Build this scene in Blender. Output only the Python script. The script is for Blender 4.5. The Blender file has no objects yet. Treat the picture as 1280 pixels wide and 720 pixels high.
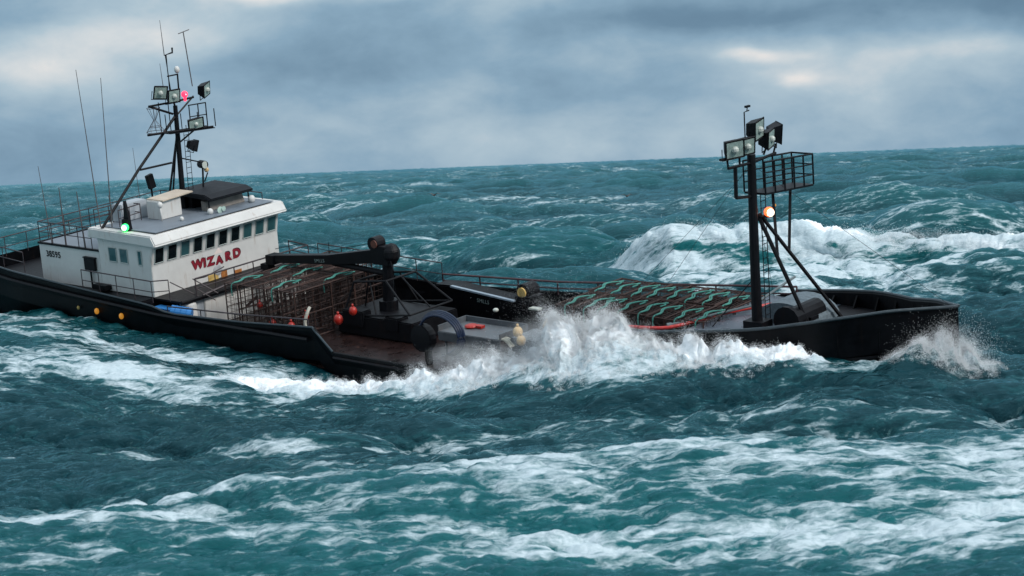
import bpy, math, random
import numpy as np
from mathutils import Vector, Matrix
R = math.radians
scene = bpy.context.scene
col = scene.collection
random.seed(7)

# ------------------------------------------------------------------ camera
CAM_H = 8.0
cam_d = bpy.data.cameras.new('camera')
cam = bpy.data.objects.new('camera', cam_d); col.objects.link(cam)
cam_d.lens = 73.125; cam_d.sensor_width = 36; cam_d.clip_start = 0.5; cam_d.clip_end = 60000
# columns: right, up, back
cam.matrix_world = Matrix(((0.99920892, 0.03976852, 0.0, 0.0),
                           (-0.00240275, 0.06037063, -0.99817314, 0.0),
                           (-0.03969586, 0.9973835, 0.06041842, CAM_H),
                           (0, 0, 0, 1)))
cam_d.dof.use_dof = True; cam_d.dof.focus_distance = 95; cam_d.dof.aperture_fstop = 1.5
scene.camera = cam

# ------------------------------------------------------------------ world
world = bpy.data.worlds.new('World'); scene.world = world; world.use_nodes = True
nt = world.node_tree; N = nt.nodes; L = nt.links; N.clear()
def mth(op, a, b=None, c=None, nt=nt, clamp=False):
    n = nt.nodes.new('ShaderNodeMath'); n.operation = op; n.use_clamp = clamp
    for i, v in enumerate((a, b, c)):
        if v is None: continue
        if isinstance(v, (int, float)): n.inputs[i].default_value = v
        else: nt.links.new(v, n.inputs[i])
    return n.outputs[0]
def ramp(nt, fac, stops, interp='LINEAR'):
    n = nt.nodes.new('ShaderNodeValToRGB'); n.color_ramp.interpolation = interp
    e = n.color_ramp.elements
    while len(e) < len(stops): e.new(0.5)
    for el, (p, c) in zip(e, stops):
        el.position = p; el.color = (*c, 1) if len(c) == 3 else c
    nt.links.new(fac, n.inputs[0]); return n.outputs[0]
def mixc(nt, fac, a, b, typ='MIX'):
    n = nt.nodes.new('ShaderNodeMix'); n.data_type = 'RGBA'; n.blend_type = typ
    for s, v in ((n.inputs[0], fac), (n.inputs[6], a), (n.inputs[7], b)):
        if isinstance(v, (int, float)): s.default_value = v
        elif isinstance(v, tuple): s.default_value = (*v, 1)
        else: nt.links.new(v, s)
    return n.outputs[2]
tc = N.new('ShaderNodeTexCoord'); sep = N.new('ShaderNodeSeparateXYZ'); L.new(tc.outputs['Generated'], sep.inputs[0])
X, Y, Z = sep.outputs
az = mth('ARCTAN2', X, Y); el = mth('ARCSINE', Z)
comb = N.new('ShaderNodeCombineXYZ')
L.new(mth('MULTIPLY', az, 1.0), comb.inputs[0]); L.new(mth('MULTIPLY', el, 1.9), comb.inputs[1]); comb.inputs[2].default_value = 3.7
def wnoise(scale, detail, rough=0.5, dist=0.0, off=0.0):
    n = N.new('ShaderNodeTexNoise'); n.inputs['Scale'].default_value = scale; n.inputs['Detail'].default_value = detail
    n.inputs['Roughness'].default_value = rough; n.inputs['Distortion'].default_value = dist
    m = N.new('ShaderNodeVectorMath'); m.operation = 'ADD'; m.inputs[1].default_value = (off, off*0.7, off*1.3)
    L.new(comb.outputs[0], m.inputs[0]); L.new(m.outputs[0], n.inputs['Vector']); return n
warp = wnoise(9, 4, 0.55, off=2.0)
wsep = N.new('ShaderNodeSeparateXYZ'); L.new(warp.outputs['Color'], wsep.inputs[0])
azw = mth('ADD', az, mth('MULTIPLY', mth('SUBTRACT', wsep.outputs[0], 0.5), 0.10))
elw = mth('ADD', el, mth('MULTIPLY', mth('SUBTRACT', wsep.outputs[1], 0.5), 0.030))
big = wnoise(7, 5, 0.5, 0.3, 5.1); fine = wnoise(24, 6, 0.6, 0.2, 9.0)
v = mth('ADD', mth('MULTIPLY', big.outputs['Fac'], 0.70), mth('MULTIPLY', fine.outputs['Fac'], 0.30))
base = mth('ADD', mth('MULTIPLY', mth('SUBTRACT', v, 0.5), 1.25), 0.545)
def blob(a, e, ra, re, amp):
    """a cloud bank or gap at a compass direction (azimuth, elevation in degrees)"""
    global base
    dx = mth('DIVIDE', mth('SUBTRACT', azw, R(a)), R(ra)); dy = mth('DIVIDE', mth('SUBTRACT', elw, R(e)), R(re))
    r2 = mth('ADD', mth('MULTIPLY', dx, dx), mth('MULTIPLY', dy, dy))
    g = mth('EXPONENT', mth('MULTIPLY', r2, -1.0))
    base = mth('ADD', base, mth('MULTIPLY', g, amp))
for b in [(-13, 1.0, 5, 1.6, -.16), (-14, 4.2, 3.0, .6, -.10), (-11.8, 2.9, 3.4, .7, .26), (-9.0, 4.0, 3.5, .6, .26), (-6.2, 4.9, 1.9, .35, .62),
          (-2.6, 4.8, .8, .35, .42), (-.6, 5.0, 1.6, .3, .35), (-4.5, 2.8, 4.5, .7, -.12), (6, 3.55, 5.5, .5, -.24), (13, 3.9, 4.5, .5, -.28),
          (3.5, 2.9, 3, .5, .10), (1.0, 1.0, 6, .9, .10), (7.6, 2.6, 1.0, .22, .26), (8.2, 2.0, .9, .22, .22), (10.5, 2.1, 5, .8, .16), (12.8, 2.6, 3, .4, .16), (2, 2.2, 5, 1.0, .05), (3, 1.7, 3.5, .3, -.08)]:
    blob(*b)
cc = ramp(nt, base, [(0.0, (.085, .165, .26)), (.28, (.13, .235, .345)), (.5, (.225, .36, .485)), (.72, (.39, .51, .60)), (.9, (.62, .66, .69)), (1.0, (.80, .76, .74))])
# overhead the overcast is brighter than along the horizon
mid_ = mth('MULTIPLY', mth('SUBTRACT', el, 0.10), 5.0, clamp=True)
hi = mth('MULTIPLY', mth('SUBTRACT', el, 0.50), 2.2, clamp=True)
up = mixc(nt, hi, mixc(nt, mid_, cc, (.40, .50, .58)), (1.05, 1.22, 1.36))
bg = N.new('ShaderNodeBackground'); L.new(up, bg.inputs[0]); bg.inputs[1].default_value = 1.0
sky = N.new('ShaderNodeTexSky'); sky.sky_type = 'NISHITA'; sky.sun_disc = False
sky.sun_elevation = R(37); sky.sun_rotation = R(131); sky.air_density = 1.5
bg2 = N.new('ShaderNodeBackground'); L.new(sky.outputs[0], bg2.inputs[0]); bg2.inputs[1].default_value = 0.004
ad = N.new('ShaderNodeAddShader'); L.new(bg.outputs[0], ad.inputs[0]); L.new(bg2.outputs[0], ad.inputs[1])
wo = N.new('ShaderNodeOutputWorld'); L.new(ad.outputs[0], wo.inputs[0])
world.cycles.sampling_method = 'AUTOMATIC'

# ------------------------------------------------------------------ sun (veiled by the overcast)
sd = bpy.data.lights.new('sun', 'SUN'); sd.energy = 2.3; sd.angle = R(16); sd.color = (1.0, .96, .92)
sun = bpy.data.objects.new('sun', sd); col.objects.link(sun)
sdir = Vector((.60, -.52, .60)).normalized()
sun.rotation_euler = sdir.to_track_quat('Z', 'Y').to_euler()

vs = scene.view_settings; vs.view_transform = 'Standard'; vs.look = 'None'; vs.exposure = 0.03; vs.gamma = 1; vs.use_curve_mapping = False
scene.render.engine = 'CYCLES'
scene.cycles.max_bounces = 20; scene.cycles.diffuse_bounces = 16; scene.cycles.volume_bounces = 10; scene.cycles.transmission_bounces = 16; scene.cycles.glossy_bounces = 3

# ------------------------------------------------------------------ boat frame (the vessel pitches and rolls)
BO = np.array([-12.50930799, 92.77284368, 3.22479509])
BA = np.array([[0.7547, -0.6499, -0.09], [0.6551, 0.7386, 0.1593], [-0.0371, -0.1791, 0.9831]])
BA[0] /= np.linalg.norm(BA[0]); BA[1] -= BA[0]*(BA[0]@BA[1]); BA[1] /= np.linalg.norm(BA[1]); BA[2] = np.cross(BA[0], BA[1])
BOAT = Matrix([[BA[0][i], BA[1][i], BA[2][i], BO[i]] for i in range(3)]+[[0, 0, 0, 1]])
def b2w(p): return BOAT @ Vector(p)
HULL_X = np.array([-13.2, -12.5, -10, -5, 0, 10, 20, 26, 29, 30.5, 31.3, 32.2, 33.4, 34.6, 35.6, 36.25])
HULL_H = np.array([3.9, 4.2, 4.5, 4.6, 4.6, 4.6, 4.6, 4.6, 4.45, 4.1, 3.75, 3.2, 2.4, 1.5, .60, 0.03])

# ------------------------------------------------------------------ mesh helpers
class MB:
    def __init__(s): s.v = []; s.f = []; s.m = []
    def add(s, vs, fs, mi=0):
        o = len(s.v); s.v += [tuple(p) for p in vs]; s.f += [[i+o for i in f] for f in fs]; s.m += [mi]*len(fs)
    def box(s, c, d, rot=None, mi=0, taper=(1, 1)):
        pts = []
        for z in (-.5, .5):
            t = taper if z > 0 else (1, 1)
            for x, y in ((-.5, -.5), (.5, -.5), (.5, .5), (-.5, .5)):
                p = Vector((x*d[0]*t[0], y*d[1]*t[1], z*d[2]))
                if rot: p = rot @ p
                pts.append(p+Vector(c))
        s.add(pts, [(3, 2, 1, 0), (4, 5, 6, 7), (0, 1, 5, 4), (1, 2, 6, 5), (2, 3, 7, 6), (3, 0, 4, 7)], mi)
    def hexa(s, pts, mi=0):
        s.add(pts, [(3, 2, 1, 0), (4, 5, 6, 7), (0, 1, 5, 4), (1, 2, 6, 5), (2, 3, 7, 6), (3, 0, 4, 7)], mi)
    def tube(s, path, r, n=6, mi=0, closed=False, r2=None):
        P = [Vector(p) for p in path]; m = len(P); rings = []
        for i, p in enumerate(P):
            if closed: d = P[(i+1) % m]-P[i-1]
            else: d = P[min(i+1, m-1)]-P[max(i-1, 0)]
            d.normalize(); a = d.cross(Vector((0, 0, 1)))
            if a.length < .05: a = d.cross(Vector((1, 0, 0)))
            a.normalize(); b = d.cross(a)
            rr = r if r2 is None else r+(r2-r)*i/(m-1)
            rings.append([p+a*math.cos(2*math.pi*k/n)*rr+b*math.sin(2*math.pi*k/n)*rr for k in range(n)])
        vs = [q for g in rings for q in g]; fs = []
        for i in range(m if closed else m-1):
            j = (i+1) % m
            for k in range(n): fs.append((i*n+k, i*n+(k+1) % n, j*n+(k+1) % n, j*n+k))
        if not closed: fs += [tuple(range(n-1, -1, -1)), tuple((m-1)*n+k for k in range(n))]
        s.add(vs, fs, mi)
    def sphere(s, c, r, n=12, mi=0, sz=1.0):
        vs = [(c[0], c[1], c[2]-r*sz)]; fs = []; k = n//2
        for i in range(1, k):
            t = math.pi*i/k
            for j in range(n): vs.append((c[0]+r*math.sin(t)*math.cos(2*math.pi*j/n), c[1]+r*math.sin(t)*math.sin(2*math.pi*j/n), c[2]-r*sz*math.cos(t)))
        vs.append((c[0], c[1], c[2]+r*sz)); e = len(vs)-1
        for j in range(n):
            fs.append((0, 1+(j+1) % n, 1+j)); fs.append((e, 1+(k-2)*n+j, 1+(k-2)*n+(j+1) % n))
            for i in range(k-2): fs.append((1+i*n+j, 1+i*n+(j+1) % n, 1+(i+1)*n+(j+1) % n, 1+(i+1)*n+j))
        s.add(vs, fs, mi)
    def prism(s, poly, axis, a, b, mi=0):
        """closed polygon (2-D) extruded along an axis (0,1,2) from a to b"""
        def P(u, t):
            return [(t, u[0], u[1]), (u[0], t, u[1]), (u[0], u[1], t)][axis]
        n = len(poly); vs = [P(u, a) for u in poly]+[P(u, b) for u in poly]
        fs = [tuple(range(n)), tuple(range(2*n-1, n-1, -1))]+[(i, i+n, (i+1) % n+n, (i+1) % n) for i in range(n)]
        s.add(vs, fs, mi)
    def build(s, name, mats, parent=None, smooth=False, bevel=0):
        me = bpy.data.meshes.new(name); me.from_pydata(s.v, [], s.f)
        for m in (mats if isinstance(mats, (list, tuple)) else [mats]): me.materials.append(m)
        me.polygons.foreach_set('material_index', s.m)
        if smooth: me.polygons.foreach_set('use_smooth', [True]*len(s.f))
        me.update()
        import bmesh
        bm = bmesh.new(); bm.from_mesh(me); bmesh.ops.recalc_face_normals(bm, faces=bm.faces)
        if bevel:
            es = [e for e in bm.edges if len(e.link_faces) == 2 and e.calc_face_angle() > .5]
            bmesh.ops.bevel(bm, geom=es, offset=bevel, segments=2, affect='EDGES', clamp_overlap=True)
        bm.to_mesh(me); bm.free()
        o = bpy.data.objects.new(name, me); col.objects.link(o)
        if parent: o.parent = parent
        return o
def tag(o, label=None, cat=None, group=None, kind=None):
    for k, v in (('label', label), ('category', cat), ('group', group), ('kind', kind)):
        if v: o[k] = v
    return o
def empty(name, mw=None):
    o = bpy.data.objects.new(name, None); col.objects.link(o); o.empty_display_size = .3
    if mw is not None: o.matrix_world = mw
    return o
def boatmat(p, rz=0, ry=0, rx=0):
    return BOAT @ Matrix.Translation(Vector(p)) @ Matrix.Rotation(rz, 4, 'Z') @ Matrix.Rotation(ry, 4, 'Y') @ Matrix.Rotation(rx, 4, 'X')

# ------------------------------------------------------------------ materials
def mat(name, c, rough=.5, var=.25, scale=3., metal=0, stain=None, stain_amt=.5, stain_scale=1.2, emit=None, bump=.0, spec=.5):
    m = bpy.data.materials.new(name); m.use_nodes = True; t = m.node_tree; b = t.nodes['Principled BSDF']
    tcn = t.nodes.new('ShaderNodeTexCoord')
    n = t.nodes.new('ShaderNodeTexNoise'); n.inputs['Scale'].default_value = scale; n.inputs['Detail'].default_value = 8; n.inputs['Roughness'].default_value = .62
    t.links.new(tcn.outputs['Object'], n.inputs['Vector'])
    lo = tuple(x*(1-var) for x in c); hi_ = tuple(min(1, x*(1+var)) for x in c)
    cr = ramp(t, n.outputs['Fac'], [(.3, lo), (.7, hi_)])
    if stain:
        mp = t.nodes.new('ShaderNodeMapping'); mp.inputs['Scale'].default_value = (3.2, 3.2, .55); t.links.new(tcn.outputs['Object'], mp.inputs[0])
        n2 = t.nodes.new('ShaderNodeTexNoise'); n2.inputs['Scale'].default_value = stain_scale; n2.inputs['Detail'].default_value = 9; n2.inputs['Roughness'].default_value = .7
        t.links.new(mp.outputs[0], n2.inputs['Vector'])
        f = ramp(t, n2.outputs['Fac'], [(.56, (0, 0, 0)), (.74, (stain_amt,)*3)])
        cr = mixc(t, f, cr, stain)
    t.links.new(cr, b.inputs['Base Color'])
    rr = mth('ADD', mth('MULTIPLY', n.outputs['Fac'], .35, nt=t), rough-.17, nt=t, clamp=True); t.links.new(rr, b.inputs['Roughness'])
    b.inputs['Metallic'].default_value = metal; b.inputs['Specular IOR Level'].default_value = spec
    if bump:
        bn = t.nodes.new('ShaderNodeBump'); bn.inputs['Strength'].default_value = bump; bn.inputs['Distance'].default_value = .03
        t.links.new(n.outputs['Fac'], bn.inputs['Height']); t.links.new(bn.outputs[0], b.inputs['Normal'])
    if emit:
        b.inputs['Emission Color'].default_value = (*emit[0], 1); b.inputs['Emission Strength'].default_value = emit[1]
    return m
# ------------------------------------------------------------------ the sea
rng = np.random.default_rng(11)
def ocean(Lt, n, kmin, kmax, Hs, lp, wdir, spread, seed):
    """one periodic tile of wind sea: height, choppy displacement and crest folding"""
    g = np.random.default_rng(seed)
    k1 = np.fft.fftfreq(n, Lt/n)*2*np.pi; kx, ky = np.meshgrid(k1, k1, indexing='ij'); k = np.hypot(kx, ky); k[0, 0] = 1e-6
    kp = 2*np.pi/lp
    S = np.exp(-1.25*(kp/k)**2)/k**4
    c = (kx*wdir[0]+ky*wdir[1])/k
    S *= spread+(1-spread)*np.clip(c, 0, 1)**3
    S *= (1/(1+np.exp(-(k-kmin)/(kmin*.12+1e-3))))*(k < kmax)
    S[0, 0] = 0
    a = np.sqrt(S)*(g.normal(size=(n, n))+1j*g.normal(size=(n, n)))
    h = np.fft.ifft2(a).real; sc = Hs/4/h.std()
    a *= sc
    h = np.fft.ifft2(a).real
    dx = np.fft.ifft2(1j*kx/k*a).real; dy = np.fft.ifft2(1j*ky/k*a).real
    dxx = np.fft.ifft2(-kx*kx/k*a).real; dyy = np.fft.ifft2(-ky*ky/k*a).real; dxy = np.fft.ifft2(-kx*ky/k*a).real
    return dict(L=Lt, n=n, h=h, dx=dx, dy=dy, J=(dxx, dyy, dxy))
def samp(T, A, x, y):
    n = T['n']; u = x/T['L']*n; w = y/T['L']*n
    i = np.floor(u).astype(int); j = np.floor(w).astype(int); fu = u-i; fw = w-j
    i %= n; j %= n; i2 = (i+1) % n; j2 = (j+1) % n
    return A[i, j]*(1-fu)*(1-fw)+A[i2, j]*fu*(1-fw)+A[i, j2]*(1-fu)*fw+A[i2, j2]*fu*fw
WD = (-.55, -.84)
T1 = ocean(430., 512, .02, .55, 4.3, 52, WD, .12, 5)
T2 = ocean(97., 512, .55, 4.5, 1.22, 60, (.09, -1.0), .10, 8)
T3 = ocean(23.3, 512, 4.5, 50, .20, 60, (-.93, -.36), .12, 9)
def fbm(x, y, seed, octs=5, rough=.55):
    """value noise, one feature per unit"""
    g = np.random.default_rng(seed); out = np.zeros_like(x); a = 1.; tot = 0
    for o in range(octs):
        G = g.random((256, 256)); T = dict(L=256., n=256)
        n = 256; i = np.floor(x).astype(int); j = np.floor(y).astype(int); fu = x-i; fw = y-j
        fu = fu*fu*(3-2*fu); fw = fw*fw*(3-2*fw); i %= n; j %= n; i2 = (i+1) % n; j2 = (j+1) % n
        out += a*(G[i, j]*(1-fu)*(1-fw)+G[i2, j]*fu*(1-fw)+G[i, j2]*(1-fu)*fw+G[i2, j2]*fu*fw); tot += a
        x = x*2.03+17.3; y = y*2.03+5.1; a *= rough
    return out/tot
def sstep(a, b, x): t = np.clip((x-a)/(b-a), 0, 1); return t*t*(3-2*t)
# swell shape at the ship: (x, y, height, radius)
CP = [(15.5, 68, .55, 5), (19, 66, .5, 6), (11, 66.5, .8, 5), (8, 66.5, 1.0, 5), (4, 69, .4, 5), (0, 72.5, -.15, 5), (-5, 77, -.35, 5), (-9, 82, -.25, 5), (-12.5, 85.0, .4, 4),
      (-16.5, 88, 1.35, 5), (-22, 91, 2.1, 6), (-30, 92, 2.0, 8), (-19, 80, .95, 6), (-26, 78, 1.1, 7), (-12, 74, -.4, 5), (-6, 69, -.5, 5), (-20, 69, -.5, 6),
      (1, 66, -.3, 5), (8, 61.5, .1, 5), (16, 61, .0, 6), (22, 64, .1, 6),
      (1, 59.5, -.75, 5), (9, 57, -.6, 5), (-8, 60, -.6, 6), (-16, 60, -.7, 7), (16, 56, -.4, 6),
      (2, 51, .75, 4.5), (8, 50.5, .95, 4.5), (14, 50, 1.0, 5), (-6, 52, .45, 5), (-14, 53, .1, 6),
      (0, 42, .15, 5), (8, 41, .1, 5), (-8, 42, .0, 5), (15, 40, .2, 5)]
# the big breaker beyond the bow: crest line (x, y, height)
BR = np.array([(4, 131, 0), (6, 129, .5), (7.5, 128, 2.3), (9.6, 126, 3.5), (12, 125, 3.5), (16, 124, 3.0), (20, 122, 2.9), (25, 120, 2.7), (30, 118, 2.2), (36, 116, 1.8), (44, 114, 1.2), (55, 112, 0)], float)
def breaker(x, y):
    yc = np.interp(x, BR[:, 0], BR[:, 1]); hc = np.interp(x, BR[:, 0], BR[:, 2], left=0, right=0)
    yc = yc+1.6*(fbm(x*.22, x*0+3.3, 31, 3)-.5)*2
    s = y-yc                                   # negative: towards the camera
    prof = np.where(s < 0, np.exp(-(s/4.0)**2), np.exp(-(s/6.5)**2))
    hc = hc*(.88+.24*fbm(x*.5, y*.12, 32, 3))
    return hc, s, prof
def sea_height(x, y):
    h1 = samp(T1, T1['h'], x+SX, y+SY); w = np.zeros_like(x); t = np.zeros_like(x); wm = np.zeros_like(x)
    for cx, cy, ch, r in CP:
        g = np.exp(-((x-cx)**2+(y-cy)**2)/r**2); w += g; t += g*ch; wm = np.maximum(wm, g)
    bl = np.clip(w*1.6, 0, 1); tt = t/np.maximum(w, 1e-9)
    hc, s, prof = breaker(x, y)
    far = sstep(0, 3, hc)*np.clip(prof*1.2, 0, 1)
    h = h1*(1-bl)+tt*bl
    h = h*(1-.8*far)+hc*prof
    return h, bl, hc, s, prof
SX, SY = 118.0, 60.0
nd = [10]
while nd[-1] < 9500:
    d = nd[-1]; nd.append(d+(.4 if d < 34 else max(.115, d*.00165) if d < 165 else d*.0055 if d < 2500 else d*.02))
nd = np.array(nd)
ac = np.linspace(-16.6, 16.6, 1180)
o1 = 16.6+np.geomspace(.05, 60, 70); ang = np.radians(np.concatenate([-o1[::-1], ac, o1]))
RR, AA = np.meshgrid(nd, ang, indexing='ij'); x0 = RR*np.sin(AA); y0 = RR*np.cos(AA)
nr, na = x0.shape
h, bl, hc, s, prof = sea_height(x0, y0)
d1x = samp(T1, T1['dx'], x0+SX, y0+SY); d1y = samp(T1, T1['dy'], x0+SX, y0+SY)
f2 = 1-sstep(700, 2600, RR); f3 = 1-sstep(200, 800, RR)
def rot(x, y, a): return x*math.cos(a)-y*math.sin(a), x*math.sin(a)+y*math.cos(a)
xr, yr = rot(x0, y0, .5)
mod2 = (.45+.9*fbm(x0*.045, y0*.045, 41, 3))*(.55+.45*sstep(48, 66, y0))
xq, yq = rot(x0, y0, -.9)
h2 = samp(T2, T2['h'], xr, yr)*mod2; d2x = samp(T2, T2['dx'], xr, yr)*mod2; d2y = samp(T2, T2['dy'], xr, yr)*mod2
h3 = samp(T3, T3['h'], xq, yq)*(.5+fbm(x0*.12, y0*.12, 42, 3)); d3x = samp(T3, T3['dx'], xq, yq); d3y = samp(T3, T3['dy'], xq, yq)
c2, s2 = math.cos(-.5), math.sin(-.5); d2x, d2y = d2x*c2-d2y*s2, d2x*s2+d2y*c2
c3, s3 = math.cos(.9), math.sin(.9); d3x, d3y = d3x*c3-d3y*s3, d3x*s3+d3y*c3
k1 = .95*(1-bl)*(1-np.clip(prof*hc, 0, 1))
near_ship = np.exp(-((x0+2)**2/22**2+(y0-82)**2/14**2))
a2 = f2*(1-.45*near_ship)
hh = h+h2*a2+h3*f3
xx = x0-d1x*k1-d2x*1.15*a2-d3x*.8*f3; yy = y0-d1y*k1-d2y*1.15*a2-d3y*.8*f3
# the breaker's lip leans forward
lean = np.clip(hc*prof-1.2, 0, 3)*.75; yy -= lean
# folding of the crests gives the whitecaps
J1 = [samp(T1, q, x0+SX, y0+SY) for q in T1['J']]; J2 = [samp(T2, q, xr, yr)*mod2 for q in T2['J']]
jac = (1-(J1[0])*1.0-J2[0]*.55*f2)*(1-J1[1]-J2[1]*.55*f2)-(J1[2]+J2[2]*.55*f2)**2
jac1 = (1-J1[0])*(1-J1[1])-J1[2]**2
crest = np.clip((h+h2)/2.2, -1, 1.5)
white = sstep(.84, .30, jac)
FOAM = np.zeros_like(x0)
FOAM = np.maximum(FOAM, white*(.40+.5*sstep(.1, .9, crest))*(1-bl*.6))
patch = fbm(x0*.03, y0*.045, 51, 4)
streak = fbm(x0*.05+y0*.02, y0*.22, 52, 4)
FOAM = np.maximum(FOAM, (.33*sstep(.42, .72, patch)+.24*sstep(.48, .72, streak))*(1-.15*sstep(110, 300, RR)))
def patchf(cx, cy, rx, ry, a, amt, pw=1.0):
    global FOAM
    u, w = rot(x0-cx, y0-cy, -a); g = np.exp(-((u/rx)**2+(w/ry)**2)**pw)
    FOAM = np.maximum(FOAM, amt*g)
for p in [(6, 46, 14, 6.5, 0, 0.5, 2), (13, 47, 7, 7, 0, 0.66, 2), (1, 50.5, 9, 2.6, 0.05, 0.52), (7, 50.6, 6, 1.3, 0, 0.68), (-4, 53.5, 8, 2.0, 0, 0.44), (-3, 45, 8, 3, 0.1, 0.54), (2, 43, 7, 2.2, 0.2, 0.6), (10, 43.5, 5, 2, 0.5, 0.67), (11, 40.5, 8, 3, 0, 0.54), (-9, 45, 7, 7, 0, 0.27), (-11, 52, 8, 1.2, 0.1, 0.32), (-1, 56.3, 7, 1.0, 0.05, 0.35), (8, 57, 8, 3, 0, 0.15), (4, 62, 12, 4, 0, 0.13), (16, 60, 7, 3, 0, 0.13), (-20, 81, 7, 7, 0, 0.51), (-15.5, 79.8, 7, 1.8, -0.45, 0.73), (-22.5, 76, 6, 2.2, 0.35, 0.67), (-19, 87, 9, 3.2, -0.5, 0.59), (-30, 88, 9, 6, 0, 0.57), (-10, 76.5, 6, 1.6, -0.25, 0.73), (-13, 84.5, 4.5, 1.2, -0.65, 0.63), (-27, 95, 8, 3.5, -0.4, 0.65), (-36, 128, 7, 5, 0, 0.75), (-27, 128, 4, 2, 0, 0.6), (-1.5, 106, 4.0, 6, 0, 0.71), (-9, 110, 4, 5, 0, 0.55), (4, 104, 6, 4, 0, 0.55)]:
    patchf(*p)
for p in [(-8, 63.5, 9, 1.3, .04, .62), (-20, 61.5, 7, 1.2, -.03, .55), (3, 64.5, 6, 1.5, 0, .5), (-12, 47, 9, 1.2, .1, .62), (-6, 49.5, 6, .9, .12, .66)]:
    patchf(*p)
FOAM -= .10*np.exp(-((x0+21)**2/13**2+(y0-83)**2/9**2)**2)
# the old foam is torn into bands and holes by the wind
qx, qy = rot(x0, y0, R(12)); tear = fbm(qx*.16, qy*.42, 55, 4, .6); holes = fbm(x0*.30, y0*.55, 56, 3)
FOAM *= np.where(y0 < 66, .72+.55*sstep(.30, .66, tear), .75+.45*sstep(.3, .7, tear))*(1-.30*sstep(.56, .70, holes))
# breaker face, lip and wake
lip = np.clip(hc/1.5, 0, 1)*np.exp(-((s+.4)/1.9)**2); face = np.clip(hc/1.2, 0, 1)*((s < 1.5) & (s > -60))*np.exp(-(np.minimum(s+6, 0)/11)**2)
slant = fbm((x0+.9*y0)*.30, (y0-x0*.3)*.10, 61, 4)
FOAM = np.maximum(FOAM, lip*(.50+.78*fbm(x0*.5,y0*.5,77,4))); FOAM = np.maximum(FOAM, face*(.04+2.1*(slant-.40)+1.1*(fbm(x0*.16, y0*.13, 78, 3)-.42)+.12*sstep(11, 22, x0)))
FOAM *= 1-.55*np.exp(-((x0+14)**2/12**2+(y0-66)**2/4.5**2))
# bow wave: the thrown water piles up along the starboard side
BW = np.array([(-12.5, 79.6, .05), (-10, 79.0, .30), (-8, 78.0, .42), (-6, 77.0, .62), (-3.5, 75.6, .95), (-1, 73.8, 1.30), (.6, 72.6, 1.75), (1.8, 71.8, 2.35), (3.0, 71.3, 2.4), (4.1, 70.9, 2.0), (5.4, 70.2, 1.4), (7, 69.3, 1.0), (9, 68.3, .6), (10.4, 67.6, .0)], float)
def bow_wave(x, y):
    yc = np.interp(x, BW[:, 0], BW[:, 1]); hb = np.interp(x, BW[:, 0], BW[:, 2], left=0, right=0); return yc, hb
ycb, hb = bow_wave(x0, y0); sb = (y0-ycb)
lump = fbm(x0*1.1, y0*1.1, 71, 6, .52)
lrid = 1-np.abs(2*fbm(x0*1.9+.5*y0, y0*1.5, 73, 5, .5)-1)
mound = hb*np.where(sb < 0, np.exp(-np.abs(sb/np.interp(x0, [-4, 1.5, 3.3, 5], [1.2, 1.75, 1.6, 1.15]))**1.6), np.exp(-(sb/1.3)**2))*(.25+.98*lump+.26*lrid**2)
hh = hh+mound
xx = xx+mound*.45*(fbm(x0*2.1, y0*2.1, 74, 4)-.62); yy = yy+mound*.4*(fbm(x0*2.1+9, y0*2.1, 75, 4)-.5)
FOAM = np.maximum(FOAM, np.clip(hb*5, 0, 1.25)*np.where(sb < 0, np.exp(-(sb/np.interp(x0, [-11, -8, 0, 1.5, 3.3, 5, 8], [1.3, 1.5, 2.0, 2.9, 2.6, 1.3, .8]))**2), np.exp(-(sb/3.5)**2)))
u, w_ = x0-16.8, y0-68.0
FOAM = np.maximum(FOAM, 1.1*np.exp(-(((u+2.8)/2.4)**2+((w_+.6)/1.0)**2)**2)); stem = 1.15*np.exp(-np.abs((u+2.9)/1.8)**2.5-(w_+.9)**2/.7)*(.05+1.1*lump+.7*lrid**2); hh = hh+stem; xx = xx+stem*.45*(fbm(x0*2.1, y0*2.1, 74, 4)-.45)
# rough turbulent relief in the white water
turb = (fbm(xx*1.7, yy*1.7, 72, 5, .6)-.5)
hh += np.clip(FOAM-.55, 0, .6)*turb*(.18+.9*np.clip(hc, 0, 1)+.35*np.clip(hb*3, 0, 1))*(1-sstep(150, 400, RR))
# water is displaced by the hull
P = np.stack([xx, yy, hh], -1)-BO; bx = P@BA[0]; by = P@BA[1]
hw = np.interp(bx, HULL_X, HULL_H, left=-5, right=-5)
ins = sstep(-.10, .55, (hw-.10)-np.abs(by))*(bx < 36.0)
hh = hh*(1-ins)+(-5.5)*ins
co = np.stack([xx, yy, hh-RR**2/(2*6371000.)], -1).reshape(-1, 3).astype(np.float32)
me = bpy.data.meshes.new('sea'); me.vertices.add(len(co)); me.vertices.foreach_set('co', co.ravel())
ii = np.arange(nr*na).reshape(nr, na); q = np.stack([ii[:-1, :-1], ii[:-1, 1:], ii[1:, 1:], ii[1:, :-1]], -1).reshape(-1, 4)
me.loops.add(q.size); me.loops.foreach_set('vertex_index', q.ravel().astype(np.int32))
me.polygons.add(len(q)); me.polygons.foreach_set('loop_start', np.arange(0, q.size, 4, dtype=np.int32)); me.polygons.foreach_set('loop_total', np.full(len(q), 4, np.int32))
me.polygons.foreach_set('use_smooth', np.ones(len(q), bool)); me.update()
at = me.attributes.new('foam', 'FLOAT', 'POINT'); at.data.foreach_set('value', np.clip(FOAM, 0, 1.3).ravel().astype(np.float32))
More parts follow.
